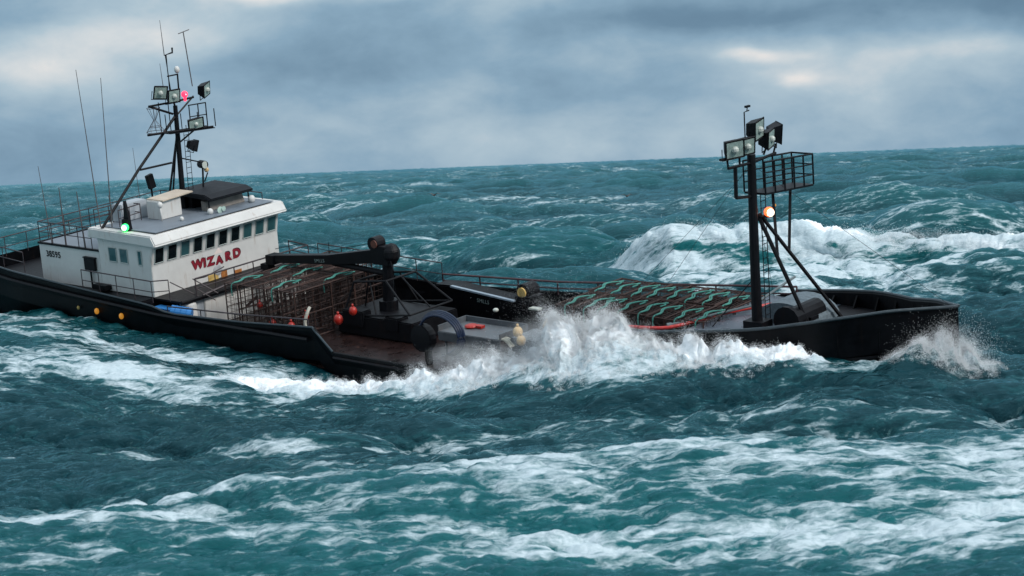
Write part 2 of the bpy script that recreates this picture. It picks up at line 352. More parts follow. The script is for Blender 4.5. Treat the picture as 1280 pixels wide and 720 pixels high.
milk_crest_glow = np.clip(sstep(.4, 3.0, h+h2*.6)*.55+.55*sstep(.3, .8, FOAM)+.8*np.exp(-((x0-2)**2/18**2+(y0-43)**2/9**2))+.6*np.clip(hc*prof/3, 0, 1), 0, 1)  # milky foam water, plus high crests painted lighter as if light shone through
at = me.attributes.new('aerated_crest_glow', 'FLOAT', 'POINT'); at.data.foreach_set('value', milk_crest_glow.ravel().astype(np.float32))
rest = np.stack([x0, y0, hh*.8], -1)
at = me.attributes.new('rest', 'FLOAT_VECTOR', 'POINT'); at.data.foreach_set('vector', rest.ravel().astype(np.float32))
sea = bpy.data.objects.new('sea', me); col.objects.link(sea); tag(sea, kind='structure')
# sea material
m = bpy.data.materials.new('sea_water'); m.use_nodes = True; t = m.node_tree; t.nodes.clear(); K = t.links
def attr(nm):
    a = t.nodes.new('ShaderNodeAttribute'); a.attribute_name = nm; return a
af = attr('foam'); aa = attr('aerated_crest_glow'); ar = attr('rest')
def mapn(v, sc, rz=0):
    mp = t.nodes.new('ShaderNodeMapping'); mp.inputs['Scale'].default_value = sc; mp.inputs['Rotation'].default_value = (0, 0, rz); K.new(v, mp.inputs[0]); return mp.outputs[0]
def noi(v, sc, det, rough=.55, dist=0.):
    n = t.nodes.new('ShaderNodeTexNoise'); n.inputs['Scale'].default_value = sc; n.inputs['Detail'].default_value = det; n.inputs['Roughness'].default_value = rough; n.inputs['Distortion'].default_value = dist
    K.new(v, n.inputs['Vector']); return n.outputs['Fac']
M = lambda op, a, b=None, c=None, clamp=False: mth(op, a, b, c, nt=t, clamp=clamp)
vst = mapn(ar.outputs['Vector'], (.42, 1.0, 1.0), R(-14))
n1 = noi(vst, .62, 4, .55, 1.8); n2 = noi(vst, 2.1, 6, .62, 1.4); n3 = noi(mapn(ar.outputs['Vector'], (.6, 1., 1.), R(-14)), 8.0, 7, .72, .6)
rid1 = M('SUBTRACT', 1., M('ABSOLUTE', M('MULTIPLY', M('SUBTRACT', n1, .5), 6.0)))
rid2 = M('SUBTRACT', 1., M('ABSOLUTE', M('MULTIPLY', M('SUBTRACT', n2, .5), 5.0)))
def web(scale, warp, strn):
    nn = t.nodes.new('ShaderNodeTexNoise'); nn.inputs['Scale'].default_value = scale*.8; nn.inputs['Detail'].default_value = 5; K.new(vst, nn.inputs['Vector'])
    va = t.nodes.new('ShaderNodeVectorMath'); va.operation = 'MULTIPLY_ADD'; K.new(nn.outputs['Color'], va.inputs[0]); va.inputs[1].default_value = (warp,)*3; K.new(vst, va.inputs[2])
    vo_ = t.nodes.new('ShaderNodeTexVoronoi'); vo_.feature = 'DISTANCE_TO_EDGE'; vo_.inputs['Scale'].default_value = scale; K.new(va.outputs[0], vo_.inputs['Vector'])
    return M('SUBTRACT', 1., M('MULTIPLY', vo_.outputs['Distance'], strn), clamp=True)
w1 = web(.75, 1.5, 3.6); w2 = web(2.2, .6, 3.4)
pat = M('ADD', M('ADD', M('MULTIPLY', M('MAXIMUM', rid1, -.3), .26), M('MULTIPLY', M('MAXIMUM', rid2, -.3), .14)), M('ADD', M('MULTIPLY', n3, .56), M('ADD', M('MULTIPLY', w1, .30), M('MULTIPLY', w2, .15))))
thr = M('SUBTRACT', 1.14, af.outputs['Fac'])
msk = M('MULTIPLY', M('MULTIPLY', M('SUBTRACT', pat, thr), 2.8, clamp=True), M('ADD', M('MULTIPLY', n3, .8), .32, clamp=True), clamp=True)
# solid white water where the cover is complete
sol = M('MULTIPLY', M('SUBTRACT', af.outputs['Fac'], .90), 5.0, clamp=True)
msk = M('MAXIMUM', msk, M('MULTIPLY', sol, M('ADD', M('MULTIPLY', n3, .9), .5, clamp=True)))
wcol = mixc(t, aa.outputs['Fac'], (.0004, .015, .021), (.0018, .074, .079))  # lighter teal for milky water and for the painted crest translucence
soft = M('MULTIPLY', M('SUBTRACT', M('ADD', pat, af.outputs['Fac']), .92), 1.3, clamp=True)
wcol = mixc(t, M('MULTIPLY', soft, .7), wcol, (.045, .20, .22))
bp = t.nodes.new('ShaderNodeBump'); bp.inputs['Strength'].default_value = .7; bp.inputs['Distance'].default_value = .20
wv = mapn(ar.outputs['Vector'], (.55, 1., 1.), R(-20))
K.new(M('ADD', noi(wv, 2.6, 6, .58, .3), M('MULTIPLY', msk, .12)), bp.inputs['Height'])
df_ = t.nodes.new('ShaderNodeBsdfDiffuse'); K.new(wcol, df_.inputs[0]); K.new(bp.outputs[0], df_.inputs['Normal'])
gl_ = t.nodes.new('ShaderNodeBsdfGlossy'); gl_.inputs[0].default_value = (.37, .72, .79, 1); gl_.inputs['Roughness'].default_value = .11; K.new(bp.outputs[0], gl_.inputs['Normal'])
fr_ = t.nodes.new('ShaderNodeFresnel'); fr_.inputs['IOR'].default_value = 1.33; K.new(bp.outputs[0], fr_.inputs['Normal'])
pb = t.nodes.new('ShaderNodeMixShader'); K.new(M('MULTIPLY', fr_.outputs[0], .95), pb.inputs[0]); K.new(df_.outputs[0], pb.inputs[1]); K.new(gl_.outputs[0], pb.inputs[2])
fb = t.nodes.new('ShaderNodeBsdfPrincipled'); fb.inputs['Base Color'].default_value = (.66, .73, .77, 1); fb.inputs['Roughness'].default_value = .7; fb.inputs['Specular IOR Level'].default_value = .2; K.new(bp.outputs[0], fb.inputs['Normal'])
K.new(mixc(t, sol, (.66, .73, .77), (.90, .93, .95)), fb.inputs['Base Color'])
mx = t.nodes.new('ShaderNodeMixShader'); K.new(msk, mx.inputs[0]); K.new(pb.outputs[0], mx.inputs[1]); K.new(fb.outputs[0], mx.inputs[2])
ou = t.nodes.new('ShaderNodeOutputMaterial'); K.new(mx.outputs[0], ou.inputs[0])
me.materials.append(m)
# ------------------------------------------------------------------ materials of the vessel
BLACK = mat('hull_black_paint', (.0018, .0021, .0032), .42, .5, 2.5, stain=(.014, .008, .006), stain_amt=.5, bump=.25, spec=.12)
DARK = mat('dark_steel', (.0040, .0042, .006), .5, .4, 5, stain=(.03, .012, .008), stain_amt=.4, bump=.1, spec=.2)
RAILM = mat('rail_steel', (.035, .024, .028), .5, .4, 6, stain=(.10, .035, .02), stain_amt=.6)
WHITE = mat('white_paint', (.60, .585, .56), .5, .07, 1.4, stain=(.30, .19, .12), stain_amt=.6, stain_scale=1.3, bump=.06)
GREYW = mat('grey_white_paint', (.36, .39, .42), .55, .12, 1.6, stain=(.22, .15, .10), stain_amt=.5)
DECKM = mat('deck_steel', (.014, .0065, .006), .30, .5, 2.2, stain=(.12, .045, .025), stain_amt=.6, bump=.3)
GREYD = mat('grey_deck_paint', (.085, .105, .13), .3, .25, 2.0, stain=(.07, .06, .06), stain_amt=.5, bump=.2)
ROOFM = mat('roof_grey_paint', (.15, .175, .205), .5, .15, 2.0)
GLASS = mat('dark_window_glass', (.004, .008, .010), .10, .3, 1.0, spec=.6)
GLASS2 = mat('window_glass_teal_reflection', (.03, .09, .10), .10, .4, 1.5, spec=.9)  # teal reflection put into the base colour of the lighter panes
LENS = mat('lamp_glass', (.26, .33, .30), .15, .35, 9, spec=.9)
REFL = mat('lamp_reflector', (.48, .50, .45), .35, .2, 9)
CANV = mat('black_canvas', (.006, .007, .010), .6, .4, 3, bump=.3, spec=.25)
RED = mat('red_letter_paint', (.22, .008, .02), .5, .3, 5)
REDK = mat('dark_letter_edge', (.05, .008, .012), .5, .3, 5)
LETW = mat('worn_white_letters', (.16, .20, .19), .6, .4, 9)
RUST = mat('rust_orange', (.34, .12, .025), .7, .5, 6, bump=.3)
YELR = mat('yellow_rusty_paint', (.50, .33, .10), .6, .4, 5)
BLUE = mat('blue_plastic', (.02, .16, .42), .4, .2, 3)
ORNG = mat('orange_buoy_plastic', (.34, .014, .006), .4, .15, 4, emit=None)
YBUOY = mat('buff_buoy_plastic', (.62, .42, .20), .5, .2, 4)
POTM = mat('rusty_pot_steel', (.040, .016, .011), .7, .55, 7, bump=.3)
NETM = mat('pot_netting', (.022, .010, .008), .85, .6, 5)
ROPE = mat('green_rope', (.05, .22, .18), .75, .35, 9, bump=.4)
ROPEW = mat('pale_rope', (.42, .40, .34), .8, .3, 9)
HOSER = mat('red_hose_rubber', (.48, .025, .02), .4, .2, 6)
HOSEB = mat('blue_hose_rubber', (.003, .011, .036), .4, .3, 6)
TABLE = mat('grey_fish_table', (.085, .095, .105), .45, .2, 3, stain=(.18, .10, .06), stain_amt=.5)
WOOD = mat('bare_wood', (.30, .22, .13), .7, .3, 4)
LRED = mat('red_lamp', (.8, .02, .03), .3, 0, 1, emit=((1, .02, .06), 3.2))
LREDC = mat('red_lamp_core', (1, .3, .3), .3, 0, 1, emit=((1, .22, .25), 5))
LGRN = mat('green_lamp', (.1, .9, .3), .3, 0, 1, emit=((.0, 1., .12), 2.2))
LGRNC = mat('green_lamp_core', (.8, 1, .8), .3, 0, 1, emit=((.55, 1, .6), 7))
LORG = mat('orange_lamp', (1, .3, .1), .3, 0, 1, emit=((1, .12, .03), 2.2))
LORGC = mat('orange_lamp_core', (1, .9, .8), .3, 0, 1, emit=((1, .75, .55), 7))
LDIM = mat('amber_side_lamp', (.45, .22, .03), .3, 0, 1, emit=((1, .38, .04), .35))

# ------------------------------------------------------------------ fishing boat
boat = empty('fishing_boat', BOAT)
tag(boat, 'black hulled crab fishing boat with white wheelhouse plunging through the waves', 'fishing boat')
SX_ = [-13.2, -10.8, -.2, 1.0, 5.6, 9.9, 10.0, 10.9, 20.0, 22, 25, 28, 31, 32.2, 34.6, 36.25]
SZ_ = [.60, .48, -.10, -.34, -.20, .07, .10, -.80, -.80, .6, 1.55, 2.0, 2.28, 2.42, 2.70, 2.68]
PX_ = [-13.2, -10, 0, 8.7, 15.2, 19.5, 25, 27, 29, 31, 33, 34.8, 36.25]
PZ_ = [.55, .35, -.15, -.35, -.05, .25, .65, 1.18, 1.42, 1.68, 1.95, 2.40, 2.68]
def hullz(side, x): return float(np.interp(x, SX_, SZ_) if side < 0 else np.interp(x, PX_, PZ_))
def hb_(x): return float(np.interp(x, HULL_X, HULL_H))
xs = sorted(set(list(np.linspace(-13.2, 30, 60))+[9.9, 10.0, 10.9, 20.0, 26.9, 27.0]+list(np.linspace(30, 36.25, 22))))
def deckz(x): return .05 if x < -.9 else -1.5 if x < 25.6 else .95
# hull shell: outer skin, rim and inner bulwark face for both sides
hull = MB()
for side in (-1, 1):
    outs = []
    for x in xs:
        h_ = hb_(x); zt = hullz(side, x); zr = 0
        rake = max(0, (x-27)/9.25)**1.6                       # the stem rakes aft below the rim
        row = [(x, side*h_, zt)]
        for fz, fh in ((-.12, 1.0), (-.5, .95), (-1.2, .84), (-2.2, .70), (-3.4, .50), (-4.6, .22), (-5.4, .0)):
            z = max(zt, 0)*(1 if fz > -.3 else .55)+fz if zt > 0 else zt+fz
            row.append((x-rake*abs(fz)*.55, side*h_*(fh+(1-fh)*(.55 if fz > -4 else .3)*max(0, min(1, (34-x)/8))), z))
        th = .10 if h_ > .3 else 0.02
        row = [(x, side*max(h_-th, .0), max(zt-1.35, -5)), (x, side*max(h_-th, 0), zt-.02), (x, side*max(h_-th*.6, 0), zt+.03)]+row
        outs.append(row)
    n = len(outs[0]); vs = [p for r_ in outs for p in r_]; fs = []
    for i in range(len(outs)-1):
        for k in range(n-1): fs.append((i*n+k, i*n+k+1, (i+1)*n+k+1, (i+1)*n+k))
    hull.add(vs, fs)
tr = [(-13.2, -3.9, .6), (-13.2, 3.9, .55), (-13.2, 3.6, -3), (-13.2, 1, -5), (-13.2, -1, -5), (-13.2, -3.6, -3)]
hull.add(tr, [tuple(range(6))])
ho = hull.build('hull', BLACK, boat)
GUN = mat('gunwale_steel', (.022, .034, .042), .35, .3, 5)
for side in (-1, 1):
    rim = MB(); rim.tube([(x, side*hb_(x), hullz(side, x)+.05) for x in xs if x >= (26.9 if side > 0 else 22)], .055, 6); rim.build('gunwale', GUN, boat)
rim = MB(); rim.tube([(x, -(hb_(x)-.02), hullz(-1, x)+.05) for x in xs if x <= 9.9]+[(10.0, -4.6, .02), (10.95, -4.6, -.76)], .045, 6); rim.build('gunwale', GUN, boat)
rub = MB()
rub.tube([(x, -(4.6 if x > -5 else hb_(x))-.02, -.42+(.48+.09)/11.3*max(0, .5-x)*.9) for x in np.linspace(-12.5, 9.6, 20)], .09, 6)
rub.tube([(x, -4.62, -1.0) for x in np.linspace(11, 20, 6)], .07, 6)
rub.build('rubbing_strake', DARK, boat)
# decks
dk = MB()
def deckplate(mb, x0_, x1_, z, inset=.12, n=10, zz=None):
    q_ = np.linspace(x0_, x1_, n); top = []
    for x in q_:
        hb2 = max(hb_(x)-inset, .02); zc = z if zz is None else zz(x)
        top.append([(x, -hb2, zc), (x, hb2, zc), (x, hb2, zc-.08), (x, -hb2, zc-.08)])
    vs = [p for r_ in top for p in r_]; fs = [(0, 1, 2, 3), tuple(4*(n-1)+k for k in (3, 2, 1, 0))]
    for i in range(n-1):
        for k in range(4): fs.append((i*4+k, i*4+(k+1) % 4, i*4+4+(k+1) % 4, i*4+4+k))
    mb.add(vs, fs)
deckplate(dk, -.9, 25.6, -1.5, n=16)
dk.box((25.64, 0, -.3), (.08, 8.9, 2.4))
dk.build('main_deck', DECKM, boat)
dk = MB(); deckplate(dk, -13.1, -.9, .0, n=8); dk.box((-.86, 0, -.8), (.06, 9.0, 1.5)); dk.build('quarter_deck', DARK, boat)
dk = MB(); deckplate(dk, 25.7, 29.0, .95, n=4); dk.build('forecastle_deck', GREYD, boat)
dk = MB(); deckplate(dk, 29.0, 35.7, .95, n=12, zz=lambda x: .953+.05*max(0, x-29)); dk.build('bow_deck', DARK, boat)
sdk = MB(); sdk.prism([(21.6, .62), (25.7, .90), (25.7, -1.4), (21.6, -1.4)], 1, -4.35, -.95)
sdk.build('raised_side_deck', GREYD, boat, bevel=.03)
# bulwark stays on the inner bow
for side in (-1, 1):
    for x in np.linspace(27.6, 34.2, 7):
        bs = MB(); h_ = hb_(x)-.1; z1 = hullz(side, x); bs.prism([(side*h_, .98), (side*(h_-.35), .98), (side*h_, z1-.1)], 0, x-.03, x+.03); bs.build('bulwark_stay', BLACK, boat)

# wheelhouse
XF = -.8; YW = 3.75
wh = MB()
prof_ = [(XF, .02), (XF+.02, 1.38), (XF+.26, 2.42), (-4.35, 2.42), (-4.35, .02)]
wh.prism(prof_, 1, -YW, YW, 0)
wheel = wh.build('wheelhouse', [WHITE, GREYW], boat, bevel=.02)
fa = MB()
fa.prism([(XF+.58, 2.30), (XF+.60, 2.40), (XF+.36, 2.80), (-4.75, 2.86), (-4.85, 2.41), ], 1, -YW-.16, YW+.22)
fas = fa.build('roof_fascia', WHITE, wheel, bevel=.06)
rf = MB(); rf.box((-2.4, 0, 2.875), (3.7, 7.0, .03)); rf.build('roof_deck', ROOFM, wheel)
lh = MB(); lh.box((-6.55, 0, .88), (4.36, 7.44, 1.76)); lhouse = lh.build('aft_deckhouse', WHITE, boat, bevel=.02)
tr_ = MB()
tr_.box((-6.55, -3.72, 1.80), (4.42, .10, .09)); tr_.box((-6.55, 3.72, 1.80), (4.42, .10, .09)); tr_.box((-8.76, 0, 1.80), (.1, 7.4, .09))
tr_.box((-6.5, 0, 1.785), (4.3, 7.3, .04), mi=1)
tr_.build('roof_edge', [DARK, ROOFM], lhouse)
# front windows: ten panes in a slanted band
def window(parent, p0, uy, n_out, w, hgt, lean, mats=(WHITE, GLASS)):
    """p0: lower left corner; uy: unit vector along the wall; lean: offset of the top outward"""
    u = Vector(uy); upv = Vector((0, 0, hgt))+Vector(n_out)*lean; nv = Vector(n_out); P_ = Vector(p0); b = MB()
    c = [P_, P_+u*w, P_+u*w+upv, P_+upv]
    b.hexa([c[0]+nv*.008, c[1]+nv*.008, c[2]+nv*.008, c[3]+nv*.008]+[q+nv*.016 for q in c], 1)
    fw_ = .035
    for a_, b_ in ((0, 1), (1, 2), (2, 3), (3, 0)): b.tube([c[a_]+nv*.018, c[b_]+nv*.018], .024, 4)
    return b.build('window', mats, parent)
TRIM = mat('window_trim', (.36, .40, .38), .5, .1, 3)
for k in range(10):
    yy_ = -3.60+k*.742
    window(wheel, (XF+.032+.018, yy_, 1.50), (0, 1, 0), (1, 0, 0), .50, .68, .155, (TRIM, GLASS2 if k in (2, 7, 8, 9) else GLASS))
for xa, w in ((-3.62, .52), (-2.86, .52), (-1.62, .24)):
    window(wheel, (xa, -YW-.002, 1.40), (1, 0, 0), (0, -1, 0), w, .64, .0, (TRIM, GLASS2))
# lower belt on the wheelhouse front: door frame, vents, stains
vt = MB(); vt.sphere((XF+.03, -.05, .42), .26, 14, 0, 1.0); vo = vt.build('round_vent_cover', mat('grey_cover', (.36, .36, .37), .6, .2, 3), wheel)
for v_ in vo.data.vertices: v_.co.x = XF+.01+(v_.co.x-XF-.03)*.22
st = MB(); st.box((XF+.012, -.35, .10), (.03, .60, .36)); st.build('yellow_locker_door', YELR, wheel, bevel=.01)
st = MB(); st.box((XF+.014, .30, .10), (.03, .36, .42)); st.build('rusty_hatch', RUST, wheel, bevel=.01)
st = MB(); st.box((XF+.010, 1.15, .10), (.02, .4, .14)); st.build('rust_patch', RUST, wheel)
sq = MB(); sq.box((-5.0, -3.80, 1.14), (.76, .12, .56)); sq.box((-5.0, -3.80, 1.44), (.84, .18, .05))
sq.build('side_vent_box', DARK, lhouse, bevel=.015)
lk = MB(); lk.box((-4.15, -3.95, .22), (.9, .36, .22)); lk.box((-5.0, -3.82, .5), (.06, .06, .9)); lk.build('side_step', DARK, lhouse)
# painted name with a shadowed edge
def letters(name, s, size, mw, mats, parent, extr=.012, shear=0, bold=.0, sx=1.0, arch=None):
    cu = bpy.data.curves.new(name, 'FONT'); cu.body = s; cu.size = size; cu.extrude = extr; cu.align_x = 'CENTER'; cu.shear = shear; cu.offset = bold
    cu.space_character = 1.08
    o = bpy.data.objects.new(name, cu); col.objects.link(o)
    dg = bpy.context.evaluated_depsgraph_get(); dg.update()
    m_ = bpy.data.meshes.new_from_object(o.evaluated_get(dg)); bpy.data.objects.remove(o); bpy.data.curves.remove(cu)
    for v_ in m_.vertices:
        v_.co.x *= sx
        if arch: v_.co.y += arch(v_.co.x)
    m_.transform(mw); m_.materials.clear(); m_.materials.append(mats)
    ob = bpy.data.objects.new(name, m_); col.objects.link(ob); ob.parent = parent; return ob
FRONT = Matrix(((0, 0, 1, 0), (1, 0, 0, 0), (0, 1, 0, 0), (0, 0, 0, 1)))     # text x -> boat y, text y -> boat z, faces the bow
STB = Matrix(((1, 0, 0, 0), (0, 0, -1, 0), (0, 1, 0, 0), (0, 0, 0, 1)))      # reads from starboard
arch_ = lambda x: -.04+.10*(x/1.5)**2
T_ = lambda x, y, z: Matrix.Translation((x, y, z))
for wd, yc_, sz in (('W', -1.18, .54), ('I', -.78, .52), ('Z', -.42, .52), ('A', .08, .46), ('R', .62, .52), ('D', 1.14, .54)):
    zb = .70+.035*abs(yc_)+(.0 if wd != 'A' else -.02)
    letters('name_letter', wd, sz, T_(XF+.022, yc_, zb) @ FRONT, RED, wheel, bold=.028, shear=.0, sx=1.12)
    letters('name_letter_shadow', wd, sz, T_(XF+.010, yc_+.045, zb+.035) @ FRONT, REDK, wheel, bold=.03, sx=1.12)
hat = MB(); hat.prism([(-.18, 1.15), (.36, 1.15), (.12, 1.42)], 0, XF+.004, XF+.022); hat.build('painted_emblem', mat('faded_emblem', (.74, .62, .58), .6, .1, 5), wheel)
letters('hull_number', '38595', .40, T_(-7.72, -3.735, 1.20) @ STB, DARK, lhouse, bold=.006, extr=.006, sx=1.0)
# lower house front under the walkway
lo = MB(); lo.box((.0, .75, -.78), (1.64, 6.2, 1.44)); lo.build('lower_house', WHITE, boat, bevel=.03)
lo = MB(); lo.box((.45, -2.78, -.8), (.7, .8, 1.36)); lo.build('side_locker', GREYW, boat, bevel=.03)
wk = MB(); wk.box((.12, .0, -.02), (1.82, 7.6, .09)); wk.box((1.0, 0.0, -.05), (.08, 7.62, .16)); wk.tube([(1.02, -3.8, .0), (1.02, 3.8, .0)], .07)
wk.build('front_walkway', DARK, boat)
# railings
def rail(name, pts, hgt, n_mid=1, r=.022, step=1.2, parent=boat, m_=RAILM, top_r=None, base=None):
    b = MB(); P_ = [Vector(p) for p in pts]; U = Vector((0, 0, 1))
    b.tube([p+U*hgt for p in P_], top_r or r*1.25, 6)
    for k in range(n_mid): b.tube([p+U*hgt*(k+1)/(n_mid+1) for p in P_], r, 5)
    for a_, c_ in zip(P_, P_[1:]):
        n_ = max(1, round((c_-a_).length/step))
        for i in range(n_+1):
            if i == n_ and c_ is not P_[-1]: continue
            q_ = a_.lerp(c_, i/n_); b.tube([q_, q_+U*hgt], r, 5)
    return b.build(name, m_, parent)
rail('side_railing', [(-5.0, -4.35, .06), (-.2, -4.35, .0), (.35, -3.85, .0)], .95, 1, step=1.3)
rail('front_railing', [(1.0, -2.9, .0), (1.0, 3.9, .0), (-.6, 4.2, 0)], .85, 1, step=1.15, r=.028)
st = MB(); st.tube([(.9, -2.9, .8), (1.0, -2.3, .8), (1.0, -1.2, 1.0)], .025); st.tube([(.4, -3.8, .85), (1.0, -2.7, -.02)], .028); st.tube([(.9, -2.95, .85), (1.6, -2.2, .1)], .028); st.tube([(.9, -2.95, .5), (1.5, -2.3, -.2)], .022)
st.tube([(1.05, -2.6, .05), (1.25, -.5, .35), (1.6, 3.0, .62)], .05); st.build('stair_rail', RAILM, boat)
rail('deck_railing', [(.9, -4.5, -.35), (5.2, -4.5, -.2), (9.6, -4.5, .05)], .34, 0, step=1.9, r=.025)
rail('far_railing', [(8.7, 4.5, -.45), (15.2, 4.5, -.15), (19.5, 4.5, .2), (27.0, 4.45, .85)], .55, 1, step=2.0, r=.035, m_=mat('red_brown_rail', (.055, .014, .018), .5, .4, 5))
rail('far_stern_railing', [(1.0, 4.5, -.2), (8.7, 4.5, -.4)], 1.0, 1, step=1.5)
rail('roof_railing', [(-8.7, -3.65, 1.82), (-4.9, -3.65, 1.82)], .95, 1, step=.95)
rail('roof_railing', [(-8.7, -3.65, 1.82), (-8.7, 3.65, 1.82), (-4.5, 3.65, 1.82)], .95, 1, step=1.5)
rail('stern_railing', [(-9.4, -4.2, .42), (-12.8, -4.0, .55), (-12.9, 3.7, .5), (-9, 4.2, .3)], .95, 1, step=1.4)
rail('flybridge_railing', [(-4.6, -3.55, 2.86), (-4.6, -1.9, 2.86), (-3.4, -1.9, 2.88), (-3.2, -3.3, 2.88)], .75, 1, step=.9)
rail('flybridge_railing', [(-1.4, 3.6, 2.88), (-4.4, 3.7, 2.88)], .30, 0, step=1.1)
# flybridge console, canopy and white locker
fb_ = MB(); fb_.box((-2.9, -.95, 3.30), (.95, 1.25, .86)); fb_.build('flybridge_locker', WHITE, boat, bevel=.04)
fb_ = MB(); fb_.box((-4.15, -1.9, 3.28), (.7, 1.5, .8)); fb_.build('aft_locker', GREYW, boat, bevel=.04)
pl = MB(); pl.box((-2.85, -.60, 3.79), (1.15, 1.8, .07), rot=Matrix.Rotation(R(3), 3, 'X')); pl.build('locker_roof', mat('buff_panel', (.52, .43, .34), .6, .12, 3), boat, bevel=.02)
cn = MB()
pr = [(-1.35, 3.38), (-1.3, 3.50), (-1.75, 3.66), (-3.9, 3.72), (-4.1, 3.62), (-4.1, 3.54), (-1.6, 3.42)]
cn.prism(pr, 1, .45, 3.05); canopy = cn.build('flybridge_canopy', CANV, boat, bevel=.05)
for x, y in ((-1.6, .55), (-1.6, 2.95), (-3.9, .55), (-3.9, 2.95), (-2.6, 2.95)):
    cp = MB(); cp.tube([(x, y, 2.88), (x, y, 3.6)], .035); cp.build('canopy_post', DARK, canopy)
cs = MB(); cs.prism([(-2.2, 2.89), (-1.75, 2.89), (-1.9, 3.30), (-2.2, 3.36)], 1, .6, 2.85); cs.build('flybridge_console', mat('grey_brown_console', (.20, .18, .16), .6, .3, 4), boat, bevel=.02)
cs = MB(); cs.box((-3.3, 1.7, 3.15), (.6, 1.8, .5)); cs.build('flybridge_seat', DARK, boat, bevel=.04)
for p, s_ in (((-1.35, 2.9, 3.03), .17), ((-1.2, .25, 3.0), .14), ((-2.25, -1.7, 3.62), .13), ((-1.35, -1.3, 2.98), .10)):
    q_ = MB(); q_.sphere(p, s_, 12, sz=1.1); q_.tube([(p[0], p[1], 2.86), (p[0], p[1], p[2])], .04); q_.build('radio_dome', WHITE, boat, smooth=True)
hr = MB(); hr.tube([(-1.1, .62, 3.02), (-.95, .62, 3.02)], .05, 10, r2=.16); hr.tube([(-1.1, .8, 3.05), (-.9, .8, 3.05)], .04, 8, r2=.12); hr.build('loud_hailer', mat('pale_green_horn', (.40, .52, .46), .5, .2, 5), boat)
# green running lamp on its screen box
sc_ = MB(); sc_.box((-2.42, -3.55, 3.08), (.42, .12, .52)); sc_.prism([(-2.75, 2.86), (-2.2, 2.86), (-2.32, 3.7), (-2.42, 4.15), (-2.5, 4.15), (-2.55, 3.6)], 1, -3.52, -3.40); sb_ = sc_.build('lamp_screen', DARK, boat)
g_ = MB(); g_.sphere((-2.3, -3.72, 3.03), .165, 14, 0); g_.sphere((-2.26, -3.80, 3.03), .115, 12, 1); g_.build('green_running_lamp', [LGRN, LGRNC], sb_, smooth=True)

# ---- floodlight used on both masts
def flood(parent, c, face, w=.62, h_=.52, d=.34, tilt=0, lit=False):
    f_ = Vector(face).normalized(); s_ = f_.cross(Vector((0, 0, 1))).normalized(); u_ = s_.cross(f_)
    if tilt: 
        rm = Matrix.Rotation(R(tilt), 3, f_); s_ = rm @ s_; u_ = rm @ u_
    C_ = Vector(c); b = MB()
    def P(a_, e_, g_): return C_+s_*a_*w/2+u_*e_*h_/2+f_*g_*d/2
    bk = [P(-.62, -.6, -1), P(.62, -.6, -1), P(.62, .6, -1), P(-.62, .6, -1)]; fr = [P(-1, -1, 1), P(1, -1, 1), P(1, 1, 1), P(-1, 1, 1)]
    b.hexa(bk+fr, 0)
    g1 = [P(-.86, -.84, 1.02), P(.86, -.84, 1.02), P(.86, .84, 1.02), P(-.86, .84, 1.02)]; b.hexa(g1+[q+f_*.012 for q in g1], 1)
    cc_ = C_+f_*(d/2+.03); b.sphere(cc_, min(w, h_)*.20, 10, 2)
    for i in range(4): b.tube([fr[i], fr[(i+1) % 4]], .022, 4, 0)
    b.tube([P(-1.08, 0, 0), P(-1.08, -1.3, 0), P(1.08, -1.3, 0), P(1.08, 0, 0)], .02, 5, 0)
    return b.build('floodlight', [DARK, LENS, REFL], parent)
# ---- aft mast
def V3(x): return lambda y, z: (x, y, z)
A = V3(-3.5)
mm = MB(); mm.tube([A(.70, 3.7), A(.85, 7.6)], .13, 10, r2=.10); mm.tube([A(.85, 7.5), A(.66, 8.4), A(.64, 9.93), A(1.04, 9.98), A(1.05, 10.2)], .045, 6)
mm.tube([A(1.14, 7.7), A(1.19, 9.0)], .04); mm.tube([A(.60, 8.97), A(1.18, 8.97)], .035); mm.tube([A(.68, 2.9), A(.7, 3.8)], .16, 10)
aft_mast = mm.build('aft_mast', DARK, boat)
am = MB()
am.tube([A(-.66, 7.81), A(.66, 7.25)], .055); am.tube([A(-.66, 7.81), A(.7, 7.78), A(1.97, 7.80)], .05); am.tube([A(.95, 7.2), A(1.97, 7.85)], .04)
am.tube([A(-.9, 6.55), A(2.54, 6.35)], .06); am.tube([(-3.0, -.1, 6.57), (-3.0, 2.5, 6.38)], .05); am.tube([A(.85, 5.9), A(2.0, 6.4)], .04)
am.prism([(-.1, 6.52), (2.54, 6.34), (2.54, 6.30), (-.1, 6.48)], 0, -3.6, -2.9)
for y in (1.62, 2.15, 2.62): am.tube([A(y, 6.38), A(y+.02, 7.46)], .028); am.tube([(-2.95, y, 6.38), (-2.95, y, 7.2)], .024)
am.tube([A(1.6, 7.48), A(2.65, 7.44)], .03); am.tube([A(1.62, 6.95), A(2.64, 6.9)], .025)
for y, z in ((-.1, 7.9), (.2, 7.3), (.45, 7.9), (1.1, 7.2)): am.tube([A(y, 6.5), A(y, z)], .022)
am.build('mast_platform', DARK, aft_mast)
sr = MB()
sr.tube([A(.75, 7.1), (-3.75, -1.48, 5.05), (-3.9, -3.75, 2.85)], .065); sr.tube([A(.80, 6.4), (-3.7, .11, 3.7)], .05); sr.tube([(-3.6, -1.48, 5.08), (-3.6, .35, 5.06)], .05)
sr.tube([A(.8, 6.6), (-5.6, 1.6, 2.0)], .045)
sr.build('mast_strut', DARK, aft_mast)
ld = MB()
for o_ in (0, .28): ld.tube([(-3.4, .95+o_, 3.0), (-3.4, 1.08+o_, 6.3)], .018, 4)
for k in range(13): ld.tube([(-3.4, .96+k*.01, 3.2+k*.25), (-3.4, 1.24+k*.01, 3.2+k*.25)], .014, 4)
ld.build('ladder', DARK, aft_mast)
